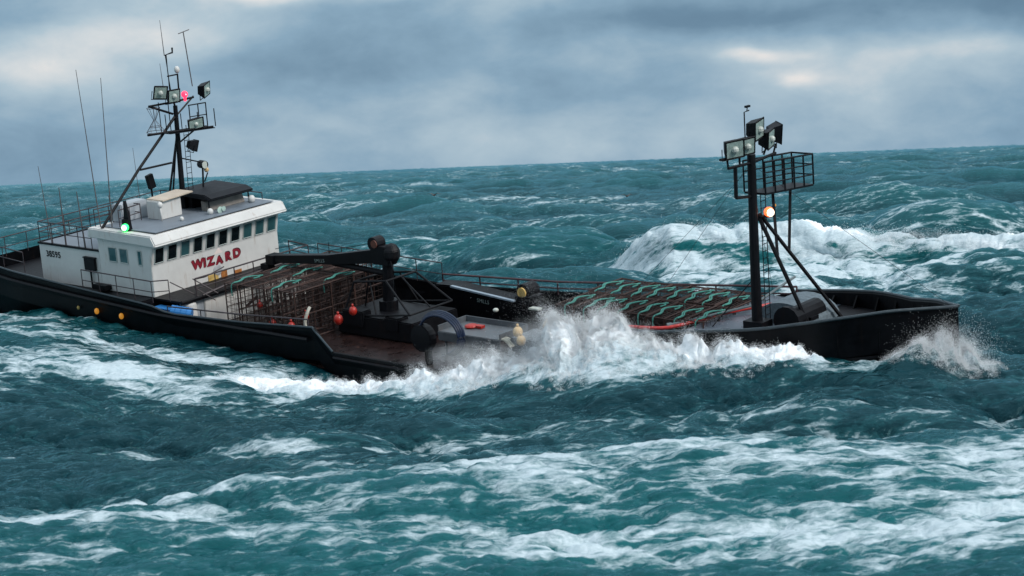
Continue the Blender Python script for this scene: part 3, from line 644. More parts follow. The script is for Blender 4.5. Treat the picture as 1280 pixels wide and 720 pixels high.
for c_, fc, w_, h2_, tl in (((-3.3, -.12, 8.42), (.7, -.35, -.25), .62, .62, -8), ((-3.25, .52, 8.14), (.8, -.1, -.15), .62, .6, 0), ((-3.3, 2.42, 8.10), (.7, .35, -.12), .70, .62, 10),
                           ((-3.1, 1.5, 6.72), (.85, -.2, -.2), .78, .5, 6), ((-3.1, 1.22, 5.75), (.2, .9, -.3), .5, .5, 0)):
    flood(aft_mast, c_, fc, w_, h2_, .36, tl)
q_ = MB(); q_.sphere((-3.0, 1.05, 8.10), .15, 14, 0); q_.sphere((-2.92, 1.03, 8.10), .07, 10, 1); q_.tube([(-3.0, 1.05, 7.8), (-3.0, 1.05, 8.0)], .06); q_.build('red_mast_lamp', [LRED, LREDC], aft_mast, smooth=True)
q_ = MB(); q_.sphere((-3.5, 1.19, 9.18), .13, 12, sz=1.3); q_.build('radio_dome', WHITE, aft_mast, smooth=True)
# wire radar reflector cones
rr_ = MB()
for (z0_, r0_), (z1_, r1_) in ((((7.7, .30)), (7.15, .05)), ((7.15, .05), (6.62, .42))):
    for k in range(10):
        a_ = k*math.pi/5; rr_.tube([(-3.5+r0_*math.cos(a_), -.42+r0_*math.sin(a_), z0_), (-3.5+r1_*math.cos(a_), -.42+r1_*math.sin(a_), z1_)], .009, 4)
for z_, r_ in ((7.7, .3), (6.62, .42), (6.85, .25)): rr_.tube([(-3.5+r_*math.cos(k*math.pi/8), -.42+r_*math.sin(k*math.pi/8), z_) for k in range(16)], .012, 4, closed=True)
rr_.build('wire_reflector', RAILM, aft_mast)
sl = MB(); sl.tube([(-3.2, 1.62, 2.9), (-3.3, 1.88, 4.6)], .05); sl.tube([A(.8, 5.2), (-3.3, 1.75, 4.85)], .035); sl.tube([(-3.25, 2.1, 4.3), (-3.3, 1.9, 3.9)], .03)
slp = sl.build('searchlight_post', DARK, boat)
q_ = MB(); q_.tube([(-3.45, 1.9, 4.72), (-3.05, 1.8, 4.72)], .19, 12); q_.tube([(-3.05, 1.8, 4.72), (-3.02, 1.8, 4.72)], .17, 12, 1); q_.sphere((-3.2, 2.0, 4.45), .12, 10, 2); q_.build('searchlight', [DARK, REFL, YBUOY], slp)
# whip antennas
WHIP = mat('whip_antenna_fibre', (.10, .085, .085), .6, .2, 4)
for a_, b_, r_ in (((-4.3, -3.5, 2.8), (-4.4, -3.7, 9.9), .030), ((-3.5, -3.5, 2.9), (-2.75, -3.7, 9.6), .028), ((-7.9, -3.6, 1.8), (-8.05, -3.7, 5.4), .028), ((-6.85, -3.6, 1.8), (-6.71, -3.7, 4.5), .045),
                   ((-5.46, -3.6, 1.8), (-5.46, -3.7, 4.4), .045), ((-4.5, -2.6, 2.8), (-4.5, -2.7, 4.1), .04), ((-3.5, .56, 9.9), (-3.5, .53, 11.5), .022), ((-3.5, .3, 8.3), (-3.5, .25, 9.6), .02), ((-7.6, 1.5, 1.8), (-7.7, 1.5, 5.3), .02)):
    w_ = MB(); w_.tube([a_, b_], r_, 5, r2=r_*.45); w_.build('antenna', WHIP, boat)
w_ = MB(); w_.tube([A(1.98, 8.3), A(1.8, 10.8)], .025, 5); w_.tube([A(1.50, 10.76), A(2.15, 10.86)], .022, 5); w_.build('antenna', WHIP, boat)
w_ = MB(); w_.tube([(-4.3, -.4, 2.9), (-4.3, -.42, 4.1)], .05); w_.box((-4.3, -.42, 4.3), (.2, .36, .66), rot=Matrix.Rotation(R(12), 3, 'X')); w_.build('radar_scanner', DARK, boat, bevel=.02)

# ---- fore mast
F = V3(28.2)
fm = MB(); fm.tube([F(.0, .9), F(.02, 3.2), F(.13, 7.35)], .20, 12, r2=.15); fm.box((28.2, .03, 1.15), (.8, .7, .4)); fore = fm.build('fore_mast', DARK, boat)
br_ = MB()
br_.tube([F(-1.76, 7.50), F(-.5, 7.42)], .05); br_.tube([F(-1.31, 7.12), F(.1, 7.05), F(1.65, 7.12)], .055); br_.tube([F(.9, 7.2), F(1.1, 7.45)], .04); br_.tube([F(1.5, 7.1), F(1.7, 7.45)], .04)
br_.tube([F(-1.3, 7.1), F(-1.35, 7.5)], .04); br_.tube([F(-.6, 7.1), F(-.6, 7.5)], .04)
br_.tube([F(-.88, 7.1), F(-.92, 6.0)], .07); br_.tube([F(-.92, 6.0), F(.1, 5.85)], .06)
br_.build('lamp_bar', DARK, fore)
cg = MB()
x0c, x1c, y0c, y1c = 27.75, 28.65, .25, 3.35
for z0_, z1_ in ((5.95, 5.68),):
    cg.hexa([(x0c, y0c, z0_-.06), (x1c, y0c, z0_-.06), (x1c, y1c, z1_-.06), (x0c, y1c, z1_-.06), (x0c, y0c, z0_+.01), (x1c, y0c, z0_+.01), (x1c, y1c, z1_+.01), (x0c, y1c, z1_+.01)])
def cz(y, t): return (5.95-.27*(y-y0c)/3.1)+t
for t_ in (.36, .74, 1.12):
    cg.tube([(x0c, y0c, cz(y0c, t_)), (x0c, y1c, cz(y1c, t_)), (x1c, y1c, cz(y1c, t_)), (x1c, y0c, cz(y0c, t_))], .026 if t_ < 1 else .036)
for y in np.linspace(y0c, y1c, 6):
    for x in (x0c, x1c): cg.tube([(x, y, cz(y, 0)), (x, y, cz(y, 1.12))], .032)
cg.build('mast_cage', DARK, fore)
lg = MB()
lg.tube([(28.1, 1.5, 5.8), (28.81, .58, 3.57)], .055); lg.tube([(28.3, 2.35, 5.75), (28.88, 1.22, 3.66)], .055)
lg.tube([F(.35, 5.15), (29.8, .95, 1.0)], .075); lg.tube([F(.45, 5.15), (30.1, 2.6, 1.0)], .075)
lg.tube([(26.2, -.25, .75), F(.15, 3.0)], .02)
lg.build('mast_strut', DARK, fore)
ld = MB()
for o_ in (0, .30): ld.tube([(28.35, .32+o_, 1.0), (28.35, .36+o_, 5.9)], .02, 4)
for k in range(18): ld.tube([(28.35, .33, 1.2+k*.26), (28.35, .63, 1.2+k*.26)], .016, 4)
ld.build('ladder', DARK, fore)
for c_, fc, w_, h2_, tl in (((28.3, -1.15, 7.83), (.9, -.5, -.2), .72, .66, 4), ((28.3, -.42, 7.80), (.95, -.35, -.2), .62, .62, 4), ((28.2, .38, 8.22), (.95, .12, -.12), .66, .72, 8),
                           ((28.25, 1.0, 7.78), (.9, .22, -.12), .60, .68, 8), ((28.1, 1.72, 7.82), (.5, .85, -.05), .55, .72, 6)):
    flood(fore, c_, fc, w_, h2_, .42, tl)
q_ = MB(); q_.sphere((28.5, .62, 5.20), .185, 14, 0); q_.sphere((28.6, .56, 5.20), .135, 12, 1); q_.tube([F(.2, 5.1), (28.5, .6, 5.05)], .05, 6, 2); q_.build('orange_mast_lamp', [LORG, LORGC, DARK], fore, smooth=True)
q_ = MB(); q_.sphere((28.2, 1.45, 5.25), .06, 8, 0); q_.build('small_amber_lamp', LDIM, fore, smooth=True)
an = MB(); an.tube([F(-.19, 7.9), F(-.17, 8.9), F(.12, 8.92)], .026, 5); an.tube([F(.0, 8.92), F(.03, 9.03)], .02, 5); an.box(F(.04, 9.07), (.10, .24, .07)); an.build('wind_gauge', DARK, fore)

wr = MB()
for p_, q_ in (((28.15, 0, 7.1), (36.0, 0, 2.7)), ((28.15, .05, 7.0), (26.0, -4.4, 1.7)), ((28.15, .05, 7.0), (26.0, 4.4, .9)), ((28.1, 0, 6.8), (19.5, 4.4, .7))): 
    w_ = MB(); w_.tube([p_, q_], .008, 4); w_.build('wire_stay', DARK, fore)
# ---- deck crane amidships
cr = MB()
cr.tube([(8.7, 1.0, -1.5), (8.75, 1.0, -.2)], .42, 12); cr.tube([(8.75, 1.0, -.2), (8.95, 1.0, 1.8)], .24, 10)
crane = cr.build('deck_crane', DARK, boat)
hd = MB(); hd.box((8.75, 1.0, 1.75), (.95, .55, .8)); hd.sphere((9.2, 1.0, 1.85), .38, 10, sz=1.2); hd.tube([(8.35, .72, 2.22), (8.35, 1.28, 2.22)], .30, 14); hd.build('crane_head', DARK, crane, bevel=.03)
wn = MB(); wn.tube([(8.5, .71, 2.25), (8.5, .66, 2.25)], .17, 14); wn.build('winch_drum', mat('brown_winch', (.11, .035, .02), .6, .3, 5), crane)
bm_ = MB()
bm_.prism([(8.6, 2.02), (8.6, 1.42), (6.0, 1.10), (1.8, .80), (1.75, 1.12), (5.5, 1.48)], 1, .78, 1.22)
bm_.box((1.85, 1.0, .94), (.5, .6, .42)); bm_.tube([(8.8, 1.0, .95), (5.6, 1.0, 1.1)], .13, 8)
bo_ = bm_.build('crane_boom', DARK, crane, bevel=.02)
letters('boom_lettering', 'SMLLS', .22, T_(5.0, .765, 1.12) @ Matrix.Rotation(R(-5), 4, 'Y') @ STB, LETW, bo_, extr=.004)
hs = MB(); hs.tube([(2.0, 1.0, 1.4), (3.5, 1.0, 1.75), (5.4, 1.0, 1.62), (8.3, 1.0, 2.25)], .014, 4); hs.tube([(5.4, 1.0, 1.5), (5.45, 1.0, 2.0)], .02, 4); hs.tube([(9.2, .8, 1.8), (9.5, .7, 1.2), (9.4, .8, .2)], .03, 5); hs.build('crane_hose', DARK, crane)
hk = MB(); hk.tube([(1.5, 1.0, .9), (1.35, .9, .55), (1.9, .8, .5)], .05); hk.box((1.5, .9, .60), (.5, .4, .25)); hk.build('crane_hook', DARK, crane)
# cage around the crane foot
gc = MB()
T4 = [(7.7, .1, .68), (9.6, .1, .90), (9.6, 1.9, .90), (7.7, 1.9, .68)]; B4 = [(7.3, -.3, -.75), (11.2, -.3, -.3), (11.2, 2.3, -.3), (7.3, 2.3, -.75)]
for i in range(4):
    gc.tube([T4[i], T4[(i+1) % 4]], .05); gc.tube([B4[i], T4[i]], .05); gc.tube([B4[i], B4[(i+1) % 4]], .045)
    a_ = Vector(T4[i]).lerp(Vector(T4[(i+1) % 4]), .5); b2_ = Vector(B4[i]).lerp(Vector(B4[(i+1) % 4]), .5); gc.tube([a_, b2_], .035)
gc.build('crane_guard', DARK, boat)
ct = MB(); ct.box((9.2, 1.0, -1.05), (4.4, 2.8, .85)); ct.box((8.0, -.2, -.75), (1.2, .6, .7)); ct.box((10.2, -.1, -.8), (.8, .7, .6)); ct.build('hydraulic_station', DARK, boat, bevel=.05)
# long black second boom resting forward
sb = MB()
sb.prism([(8.2, -1.5), (7.9, -.75), (8.9, -.35), (9.35, .02), (10.3, .05), (13.9, -.25), (14.6, -.35), (14.6, -1.05), (11.5, -1.5)], 1, 3.2, 4.1)
sbo = sb.build('forward_boom', BLACK, boat, bevel=.06)
hl = MB(); hl.prism([(10.4, .075), (13.9, -.215), (13.9, -.28), (10.4, .0)], 1, 3.10, 3.26); hl.build('boom_plate', mat('pale_blue_grey_steel', (.22, .27, .32), .35, .2, 4), sbo)
letters('boom_lettering', 'SMLLS', .24, T_(12.15, 3.17, -.52) @ Matrix.Rotation(R(4), 4, 'Y') @ STB, LETW, sbo, extr=.004)
q_ = MB(); q_.sphere((13.35, 2.6, -.55), .13, 10, sz=.7); q_.build('white_boom_fitting', REFL, sbo, smooth=True)
wn = MB(); wn.tube([(14.2, 3.4, .1), (14.2, 4.1, .1)], .36, 12); wn.tube([(14.2, 3.3, .1), (14.2, 3.38, .1)], .22, 12, 1); wn.box((14.3, 3.7, -.3), (.9, .8, .5)); wn.box((15.0, 3.2, -.45), (.5, .3, .07), mi=2); wn.build('pot_winch', [DARK, YELR, REFL], boat)
# hauling block with the blue hose
hbk = MB(); hbk.tube([(14.0, -2.7, -.35), (14.0, -2.3, -.35)], .55, 18); hbk.tube([(14.0, -2.3, -1.5), (14.0, -2.3, -.4)], .16, 8); hbk.build('pot_hauler', DARK, boat, bevel=.03)
bh = MB()
for k in range(4):
    bh.tube([(14.95+(1.02+.04*k)*math.cos(a_), -2.5+.07*(k-1.5), -.10+(.78+.04*k)*math.sin(a_)) for a_ in np.linspace(R(-70), R(235), 26)], .055, 6)
bh.build('blue_hydraulic_hose', HOSEB, boat, smooth=True)
# sorting table
tb = MB(); tb.box((14.9, .0, -.62), (3.3, 1.7, .08)); tb.box((14.9, -.86, -.78), (3.3, .05, .36)); tb.box((14.9, .86, -.5), (3.3, .05, .3)); tb.box((13.26, 0, -.5), (.05, 1.7, .3)); tb.box((16.54, 0, -.5), (.05, 1.7, .3))
for x in (13.5, 16.3):
    for y in (-.7, .7): tb.tube([(x, y, -1.5), (x, y, -.65)], .05)
tb.build('sorting_table', TABLE, boat, bevel=.01)
tb = MB(); tb.box((17.8, .2, -.55), (1.9, 1.5, .08)); tb.box((17.8, -.55, -.8), (1.9, .05, .5)); tb.build('pot_launcher', TABLE, boat, bevel=.01)
# windlass and gear at the bow
wd = MB(); wd.tube([(29.3, .4, 1.35), (29.3, 2.2, 1.35)], .42, 14); wd.box((29.3, 1.3, 1.1), (1.0, .5, .5)); wd.tube([(29.3, .2, 1.35), (29.3, .38, 1.35)], .55, 14); wd.build('anchor_windlass', DARK, boat)
wd = MB()
vs_ = [(28.6+1.25*math.cos(a_), 2.9+.3*0, 1.0+.75*math.sin(a_)) for a_ in np.linspace(0, math.pi, 12)]
wd.prism([(p[0], p[2]) for p in vs_], 1, 1.1, 2.9); wd.build('grey_net_hood', mat('grey_mesh_hood', (.10, .13, .15), .7, .4, 8), boat, smooth=False)
cl = MB()
for k in range(4): cl.tube([(31.6+k*.22, -.9, 1.25+.1*k), (31.75+k*.22, .0, 1.5+.1*k)], .05)
cl.build('coiled_line', mat('grey_line', (.15, .17, .19), .8, .3, 6), boat)
# amber side lamps low on the quarter
for x, z, r_ in ((-3.9, -.72, .11), (-2.2, -.76, .11), (-5.2, -.70, .07)):
    q_ = MB(); q_.sphere((x, -4.6, z), r_, 10, sz=1.3); q_.build('amber_side_lamp', LDIM if r_ > .1 else YELR, boat, smooth=True)

# ------------------------------------------------------------------ crab pots (each lifts off the deck on its own)
ORD = ['first', 'second', 'third', 'fourth', 'fifth', 'sixth', 'seventh', 'eighth', 'ninth']
def pot_meshes(w=2.08, h_=2.1, d=.82, nets=True):
    fr = MB(); X_ = (-d/2, d/2); Y_ = (-w/2, w/2); Z_ = (0, h_)
    for x in X_:
        for y in Y_: fr.tube([(x, y, 0), (x, y, h_)], .032, 5)
        for z in Z_: fr.tube([(x, -w/2, z), (x, w/2, z)], .032, 5)
        fr.tube([(x, -w/2, h_*.5), (x, w/2, h_*.5)], .02, 4); fr.tube([(x, 0, 0), (x, 0, h_)], .02, 4)
    for y in (-w/2, 0, w/2):
        for z in (0, h_): fr.tube([(-d/2, y, z), (d/2, y, z)], .032, 5)
    nb = MB(); r = .0085; s_ = .25
    for x in (-d/2+.01, d/2-.01):
        for k in range(1, int(w/s_)+1): nb.tube([(x, -w/2+k*s_, 0), (x, -w/2+k*s_, h_)], r, 3)
        for k in range(1, int(h_/s_)+1): nb.tube([(x, -w/2, k*s_), (x, w/2, k*s_)], r, 3)
    for y in (-w/2+.01, w/2-.01):
        for k in range(1, int(d/s_)+1): nb.tube([(-d/2+k*s_, y, 0), (-d/2+k*s_, y, h_)], r, 3)
        for k in range(1, int(h_/s_)+1): nb.tube([(-d/2, y, k*s_), (d/2, y, k*s_)], r, 3)
    for k in range(1, int(w/s_)+1): nb.tube([(-d/2, -w/2+k*s_, h_-.01), (d/2, -w/2+k*s_, h_-.01)], r, 3)
    for k in range(1, 5): nb.tube([(-d/2+k*.16, -w/2, h_-.01), (-d/2+k*.16, w/2, h_-.01)], .012, 3)
    # entrance tunnel and bait inside
    nb.tube([(0, -.3, h_*.45), (.05, .3, h_*.6)], .06, 6)
    return fr, nb
def rope_mesh(k, w=2.08, h_=2.1, d=.82, drop=.55):
    g = random.Random(k); b = MB(); x_ = g.uniform(-.12, .12); hh_ = h_+.05
    sag = g.uniform(.0, .06); c_ = g.uniform(.25, .45)
    P_ = [(x_, -w/2-.05, hh_-drop), (x_-.02, -w/2-.06, hh_-.12), (x_+.02, -w/2+.03, hh_+.02), (x_+.10, -w/2+.35, hh_+.03), (x_-.05-c_*.5, -w/2+.8, hh_+.04), (x_-.02, -w/2+1.1, hh_+.07), (x_+.18, -w/2+1.35, hh_+.05), (x_+.12, -w/2+1.55, hh_+.02)]
    def smooth(P, it=2):
        for _ in range(it):
            Q = [P[0]]
            for a_, b_ in zip(P, P[1:]): Q += [tuple(a_[i]*.75+b_[i]*.25 for i in range(3)), tuple(a_[i]*.25+b_[i]*.75 for i in range(3))]
            P = Q+[P[-1]]
        return P
    b.tube(smooth(P_), .030, 6)
    P2 = [(p[0]+g.uniform(.05, .1), p[1]+.02, p[2]+.01) for p in P_[2:]]; b.tube(smooth(P2), .028, 6)
    b.tube(smooth([(x_+.12, -w/2+1.5, hh_+.02), (x_+.3, -w/2+1.3, hh_+.03), (x_+.25, -w/2+1.0, hh_+.03)]), .026, 5)
    return b
frm, net = pot_meshes()
p0 = empty('crab_pot'); f0 = frm.build('frame', POTM, p0); n0 = net.build('netting', NETM, p0)
ropes = [rope_mesh(k).build('bridle_rope', ROPE) for k in range(6)]
ropem = [r_.data for r_ in ropes]; r0 = ropes[0]; r0.parent = p0
for r_ in ropes[1:]: bpy.data.objects.remove(r_)
used = False
def place_pot(pos, label, group, k, rz=0, ry=0, rope=True, rz0=0):
    global used
    if not used: root, kids = p0, [f0, n0, r0]; used = True
    else:
        root = p0.copy(); col.objects.link(root); kids = []
        for c_ in (f0, n0, r0):
            if c_ is r0 and not rope: continue
            d_ = c_.copy(); col.objects.link(d_); d_.parent = root; kids.append(d_)
    if rope: kids[-1].data = ropem[k % 6]
    root.matrix_world = boatmat(pos, rz, ry); tag(root, label, 'crab pot', group)
g = random.Random(3)
for row, (y, nm) in enumerate(((.45, 'near'), (2.62, 'far'))):
    for i in range(8):
        x = 19.75+i*.855+(.0 if row == 0 else -.15)
        lab = f"green roped crab pot on the foredeck, {ORD[7-i]} from the fore mast in the {nm} row"
        place_pot((x, y+g.uniform(-.04, .04), -.98+g.uniform(-.03, .03)+.006*i), lab, 'crab pots lashed on the foredeck', i*2+row, R(g.uniform(-2, 2)), R(g.uniform(-2, 2)))
for row, (y, nm) in enumerate(((-1.35, 'near'), (.80, 'middle'), (2.95, 'far'))):
    for i in range(5 if row < 2 else 4):
        x = 2.75+i*.87
        lab = f"brown crab pot in the after stack, {ORD[i]} from the wheelhouse in the {nm} row"
        place_pot((x, y+g.uniform(-.05, .05), -1.46+(.03 if i < 5 else 0)), lab, 'crab pots stacked before the wheelhouse', i+row*2, R(g.uniform(-2.5, 2.5)), R(g.uniform(-1.5, 1.5)), rope=((row, i) in ((0, 0), (0, 3), (1, 0), (1, 2), (1, 4), (2, 1), (2, 3))))

# ------------------------------------------------------------------ loose gear on deck
def gear(name, builder, pos, mats, label, cat, group=None, rz=0, ry=0, smooth=False, bevel=0):
    o = builder.build(name, mats, None, smooth=smooth, bevel=bevel); o.matrix_world = boatmat(pos, rz, ry); return tag(o, label, cat, group)
def buoy(r, c_=1.15):
    b = MB(); b.sphere((0, 0, r*c_), r, 14, 0, c_); b.tube([(0, 0, r*2*c_-.02), (0, 0, r*2*c_+.10)], r*.25, 8); return b
for pos, r_, mt, lab in (((9.75, -2.1, -.02), .17, ORNG, 'bright orange buoy beside the deck crane, highest of the orange ones'),
                         ((9.05, -2.3, -.45), .20, ORNG, 'orange buoy lying just left of and below the brightest one'),
                         ((6.5, -2.6, -.92), .17, ORNG, 'small orange buoy near the after deck rail, farthest from the crane'),
                         ((4.55, -1.9, -1.2), .17, ORNG, 'red orange buoy stowed low inside the near row of after pots'),
                         ((3.65, -1.7, -.5), .13, ORNG, 'small red buoy high inside the after pots, nearest the wheelhouse'),
                         ((6.25, -1.5, -.75), .15, ORNG, 'red buoy inside the foremost near pot of the after stack'),
                         ((17.3, -.6, -.45), .20, YBUOY, 'pale buff buoy on the forward end of the grey sorting table'),
                         ((17.7, -.9, -.66), .19, YBUOY, 'buff buoy hanging just below another at the table end'),
                         ((18.6, -.3, -.1), .20, YBUOY, 'buff and orange float nearest the spray beside the launcher')):
    gear('buoy', buoy(r_), pos, mt, lab, 'buoy', 'buoys on the deck', smooth=True)
b = MB(); b.tube([(0, 0, 0), (0, 0, .9)], .30, 16); 
for z in (.2, .45, .7): b.tube([(.31*math.cos(a_), .31*math.sin(a_), z) for a_ in np.linspace(0, 2*math.pi, 17)[:-1]], .015, 4, closed=True)
gear('plastic_drum', b, (1.55, -3.75, -.50), BLUE, 'blue plastic drum lying beside the lower house', 'drum', ry=R(-78), rz=R(35))
b = MB(); b.box((0, 0, .16), (1.6, .5, .32)); b.box((0, 0, .33), (1.64, .54, .04)); gear('fish_box', b, (.35, -4.0, -.60), BLUE, 'flat blue fish box by the rail beside the blue drum', 'box', bevel=.02)
b = MB(); b.tube([(0, 0, 0), (0, 0, .95)], .34, 18); b.sphere((0, 0, .95), .34, 18, sz=.4); b.tube([(0, 0, 1.0), (0, 0, 1.15)], .08, 8, 1)
gear('white_tank', b, (.75, -3.2, -1.2), [WHITE, RUST], 'white rounded tank with a rusty cap behind the blue drum', 'tank', smooth=False, bevel=.02)
def smoothp(P, it=2):
    for _ in range(it):
        Q = [P[0]]
        for a_, b_ in zip(P, P[1:]): Q += [tuple(a_[i]*.75+b_[i]*.25 for i in range(3)), tuple(a_[i]*.25+b_[i]*.75 for i in range(3))]
        P = Q+[P[-1]]
    return P
def inroot(pts, o): return [tuple(Vector(p)-Vector(o)) for p in pts]
o_ = (22.5, 0, .7)
b = MB(); b.tube(smoothp(inroot([(21.8, -1.0, .70), (22.6, -1.1, .78), (24.1, -1.2, .88), (25.0, -1.1, .95), (25.6, -.3, 1.05), (26.0, 1.2, 1.1), (26.8, 2.6, 1.1), (27.2, 3.4, 1.1)], o_), 3), .07, 8)
gear('red_hose', b, o_, HOSER, 'red hose snaking over the grey side deck towards the fore mast', 'hose', smooth=True)
o_ = (24.9, -.5, 1)
b = MB(); b.tube(inroot([(24.95, -.9, 1.02), (26.9, 1.6, 1.35), (27.3, 3.9, 1.95)], o_), .05, 8); b.tube(inroot([(24.9, -1.0, 1.02), (25.0, -.85, 1.02)], o_), .09, 8)
gear('long_pole', b, o_, mat('grey_pole', (.10, .13, .14), .5, .2, 4), 'long grey pole slanting across the forward end of the pots', 'pole')
o_ = (7.4, -2.3, -1.5)
b = MB(); g = random.Random(9)
for k in range(5):
    b.tube([(.5*math.cos(a_)*(1-.05*k)+g.uniform(-.03, .03), .38*math.sin(a_)+g.uniform(-.03, .03), .06+.11*k) for a_ in np.linspace(0, 2*math.pi, 19)[:-1]], .055, 6, closed=True)
b.tube(smoothp([(.05, 0, .5), (-.1, -.05, 1.0), (.0, .1, 1.45), (-.05, .3, 1.6)]), .07, 6)
gear('rope_coil', b, (7.4, -2.55, -1.5), ROPEW, 'pale rope coil with a hanging end in front of the after pots', 'rope coil')
b = MB(); g = random.Random(5)
for k in range(3): b.tube(smoothp([(.0, .1*k, 0), (.2, .1*k, .15), (.5, .12*k, .1), (.75, .1*k, -.15)]), .06, 6)
gear('work_glove_pile', b, (16.3, -.75, -.7), ROPEW, 'cream rope ends hanging off the sorting table edge', 'rope')
b = MB(); b.sphere((0, 0, .05), .28, 12, sz=.35); b.box((.35, .1, .05), (.4, .25, .1)); gear('orange_crab_bag', b, (14.2, .1, -.56), ORNG, 'flat orange red bag lying on the sorting table', 'bag')
# ------------------------------------------------------------------ birds over the water
def bird(pos, rz, lab, s_=1.0):
    b = MB(); b.sphere((0, 0, 0), .11*s_, 10, sz=.9)
    for v_i in range(len(b.v)): x, y, z = b.v[v_i]; b.v[v_i] = (x*2.1, y, z)
    b.sphere((.27*s_, 0, .05*s_), .06*s_, 8); b.tube([(.32*s_, 0, .05*s_), (.40*s_, 0, .03*s_)], .015*s_, 4, r2=.004)
    body = b
    o = empty('seabird', Matrix.Translation(Vector(pos)) @ Matrix.Rotation(rz, 4, 'Z')); body.build('body', mat_bird, o, smooth=True)
    for sd_ in (-1, 1):
        w_ = MB(); w_.hexa([(.10, sd_*.06, .03), (-.10, sd_*.06, .03), (-.10, sd_*.45, .20), (.10, sd_*.45, .20), (.10, sd_*.06, .05), (-.10, sd_*.06, .045), (-.10, sd_*.45, .215), (.10, sd_*.45, .22)])
        w_.hexa([(.10, sd_*.45, .20), (-.10, sd_*.45, .20), (-.12, sd_*.85, .10), (-.06, sd_*.88, .10), (.10, sd_*.45, .22), (-.10, sd_*.45, .215), (-.12, sd_*.85, .11), (-.06, sd_*.88, .115)]); w_.build('wing', mat_bird, o)
    w_ = MB(); w_.prism([(-.2, -.05), (-.2, .05), (-.38, .09), (-.38, -.09)], 2, -.01, .01); w_.build('tail', mat_bird, o)
    tag(o, lab, 'seabird', 'seabirds over the waves')
mat_bird = mat('bird_plumage', (.10, .06, .05), .8, .3, 8)
bird((-8.2, 230, 4.7), R(60), 'dark seabird skimming the waves above the deck crane')
bird((13.5, 237, 3.6), R(-60), 'dark seabird flying low behind the foredeck pots')
# ------------------------------------------------------------------ flying spray: a great many small drops, thrown in billows
m = bpy.data.materials.new('spray_droplets'); m.use_nodes = True; t = m.node_tree; t.nodes.clear()
df = t.nodes.new('ShaderNodeBsdfDiffuse'); df.inputs[0].default_value = (.93, .965, .99, 1)
# a cloud of drops passes light on from drop to drop, so each drop is lit as part of the cloud, mostly from the sky
geo = t.nodes.new('ShaderNodeNewGeometry'); va = t.nodes.new('ShaderNodeVectorMath'); va.operation = 'MULTIPLY_ADD'; va.inputs[1].default_value = (.5, .5, .5); va.inputs[2].default_value = (.38, -.48, .72)
vn = t.nodes.new('ShaderNodeVectorMath'); vn.operation = 'NORMALIZE'; t.links.new(geo.outputs['Normal'], va.inputs[0]); t.links.new(va.outputs[0], vn.inputs[0]); t.links.new(vn.outputs[0], df.inputs['Normal'])
tl = t.nodes.new('ShaderNodeBsdfTranslucent'); tl.inputs[0].default_value = (.93, .965, .99, 1)
ms = t.nodes.new('ShaderNodeMixShader'); ms.inputs[0].default_value = .15; t.links.new(df.outputs[0], ms.inputs[1]); t.links.new(tl.outputs[0], ms.inputs[2])
oo = t.nodes.new('ShaderNodeOutputMaterial'); t.links.new(ms.outputs[0], oo.inputs[0]); SPRAY = m
def drops(name, pts, size, label):
    """each drop is a tiny tetrahedron"""
    g = np.random.default_rng(len(pts)); n = len(pts)
    q = g.normal(size=(n, 4, 3)); q /= np.linalg.norm(q, axis=2, keepdims=True)
    base = np.array([[1, 1, 1], [1, -1, -1], [-1, 1, -1], [-1, -1, 1]])/1.732
    a = g.normal(size=(n, 3)); a /= np.linalg.norm(a, axis=1, keepdims=True); b_ = np.cross(a, g.normal(size=(n, 3))); b_ /= np.linalg.norm(b_, axis=1, keepdims=True); c_ = np.cross(a, b_)
    V = base[None, :, 0:1]*a[:, None]+base[None, :, 1:2]*b_[:, None]+base[None, :, 2:3]*c_[:, None]
    V = V*size[:, None, None]+pts[:, None]
    co = V.reshape(-1, 3).astype(np.float32)
    me_ = bpy.data.meshes.new(name); me_.vertices.add(len(co)); me_.vertices.foreach_set('co', co.ravel())
    f = (np.arange(n)[:, None, None]*4+np.array([[0, 1, 2], [0, 3, 1], [0, 2, 3], [1, 3, 2]])[None]).reshape(-1)
    me_.loops.add(len(f)); me_.loops.foreach_set('vertex_index', f.astype(np.int32)); nf = n*4
    me_.polygons.add(nf); me_.polygons.foreach_set('loop_start', np.arange(0, nf*3, 3, dtype=np.int32)); me_.polygons.foreach_set('loop_total', np.full(nf, 3, np.int32)); me_.update()
    me_.materials.append(SPRAY); o = bpy.data.objects.new(name, me_); col.objects.link(o); return tag(o, label, 'spray', kind='stuff')
def billows(n_cl, per, xs_, yf, zb, zt, wy, rmin, rmax, size, seed, vel=(-.5, 0, .25), power=1.0, shape=None, flat=1.0):
    g = np.random.default_rng(seed)
    x = g.uniform(xs_[0], xs_[1], n_cl*3)
    if shape is not None:
        p = shape(x); x = x[g.random(len(x)) < p/p.max()]
    x = x[:n_cl]; n = len(x)
    lobe = .62+.76*fbm(x*1.1, x*0+seed, seed+100, 4)
    t_ = g.random(n)**power; z0_ = zb(x); z = z0_+(zt(x)-z0_)*t_*lobe
    y = yf(x)+g.normal(size=n)*wy*(1-.4*t_)+.3*t_
    r = g.uniform(rmin, rmax, n)*(.6+.8*t_)
    C = np.repeat(np.stack([x, y, z], 1), per, 0); rr = np.repeat(r, per)
    o = g.normal(size=(n*per, 3))*rr[:, None]*np.array([1.25, 1, .8*flat])
    tail = g.random(n*per)**3*rr*2.2
    P_ = C+o+np.array(vel)[None]*tail[:, None]
    s_ = g.uniform(size[0], size[1], n*per)
    return P_, s_
def interp(X_, Z_): return lambda x: np.interp(x, X_, Z_)
vis = (np.abs(ang) < R(17)); 
SXx, SYy, SH = xx.ravel(), yy.ravel(), hh.ravel(); MB_ = (mound*(1-ins)).ravel(); ST_ = (stem*(1-ins)).ravel()
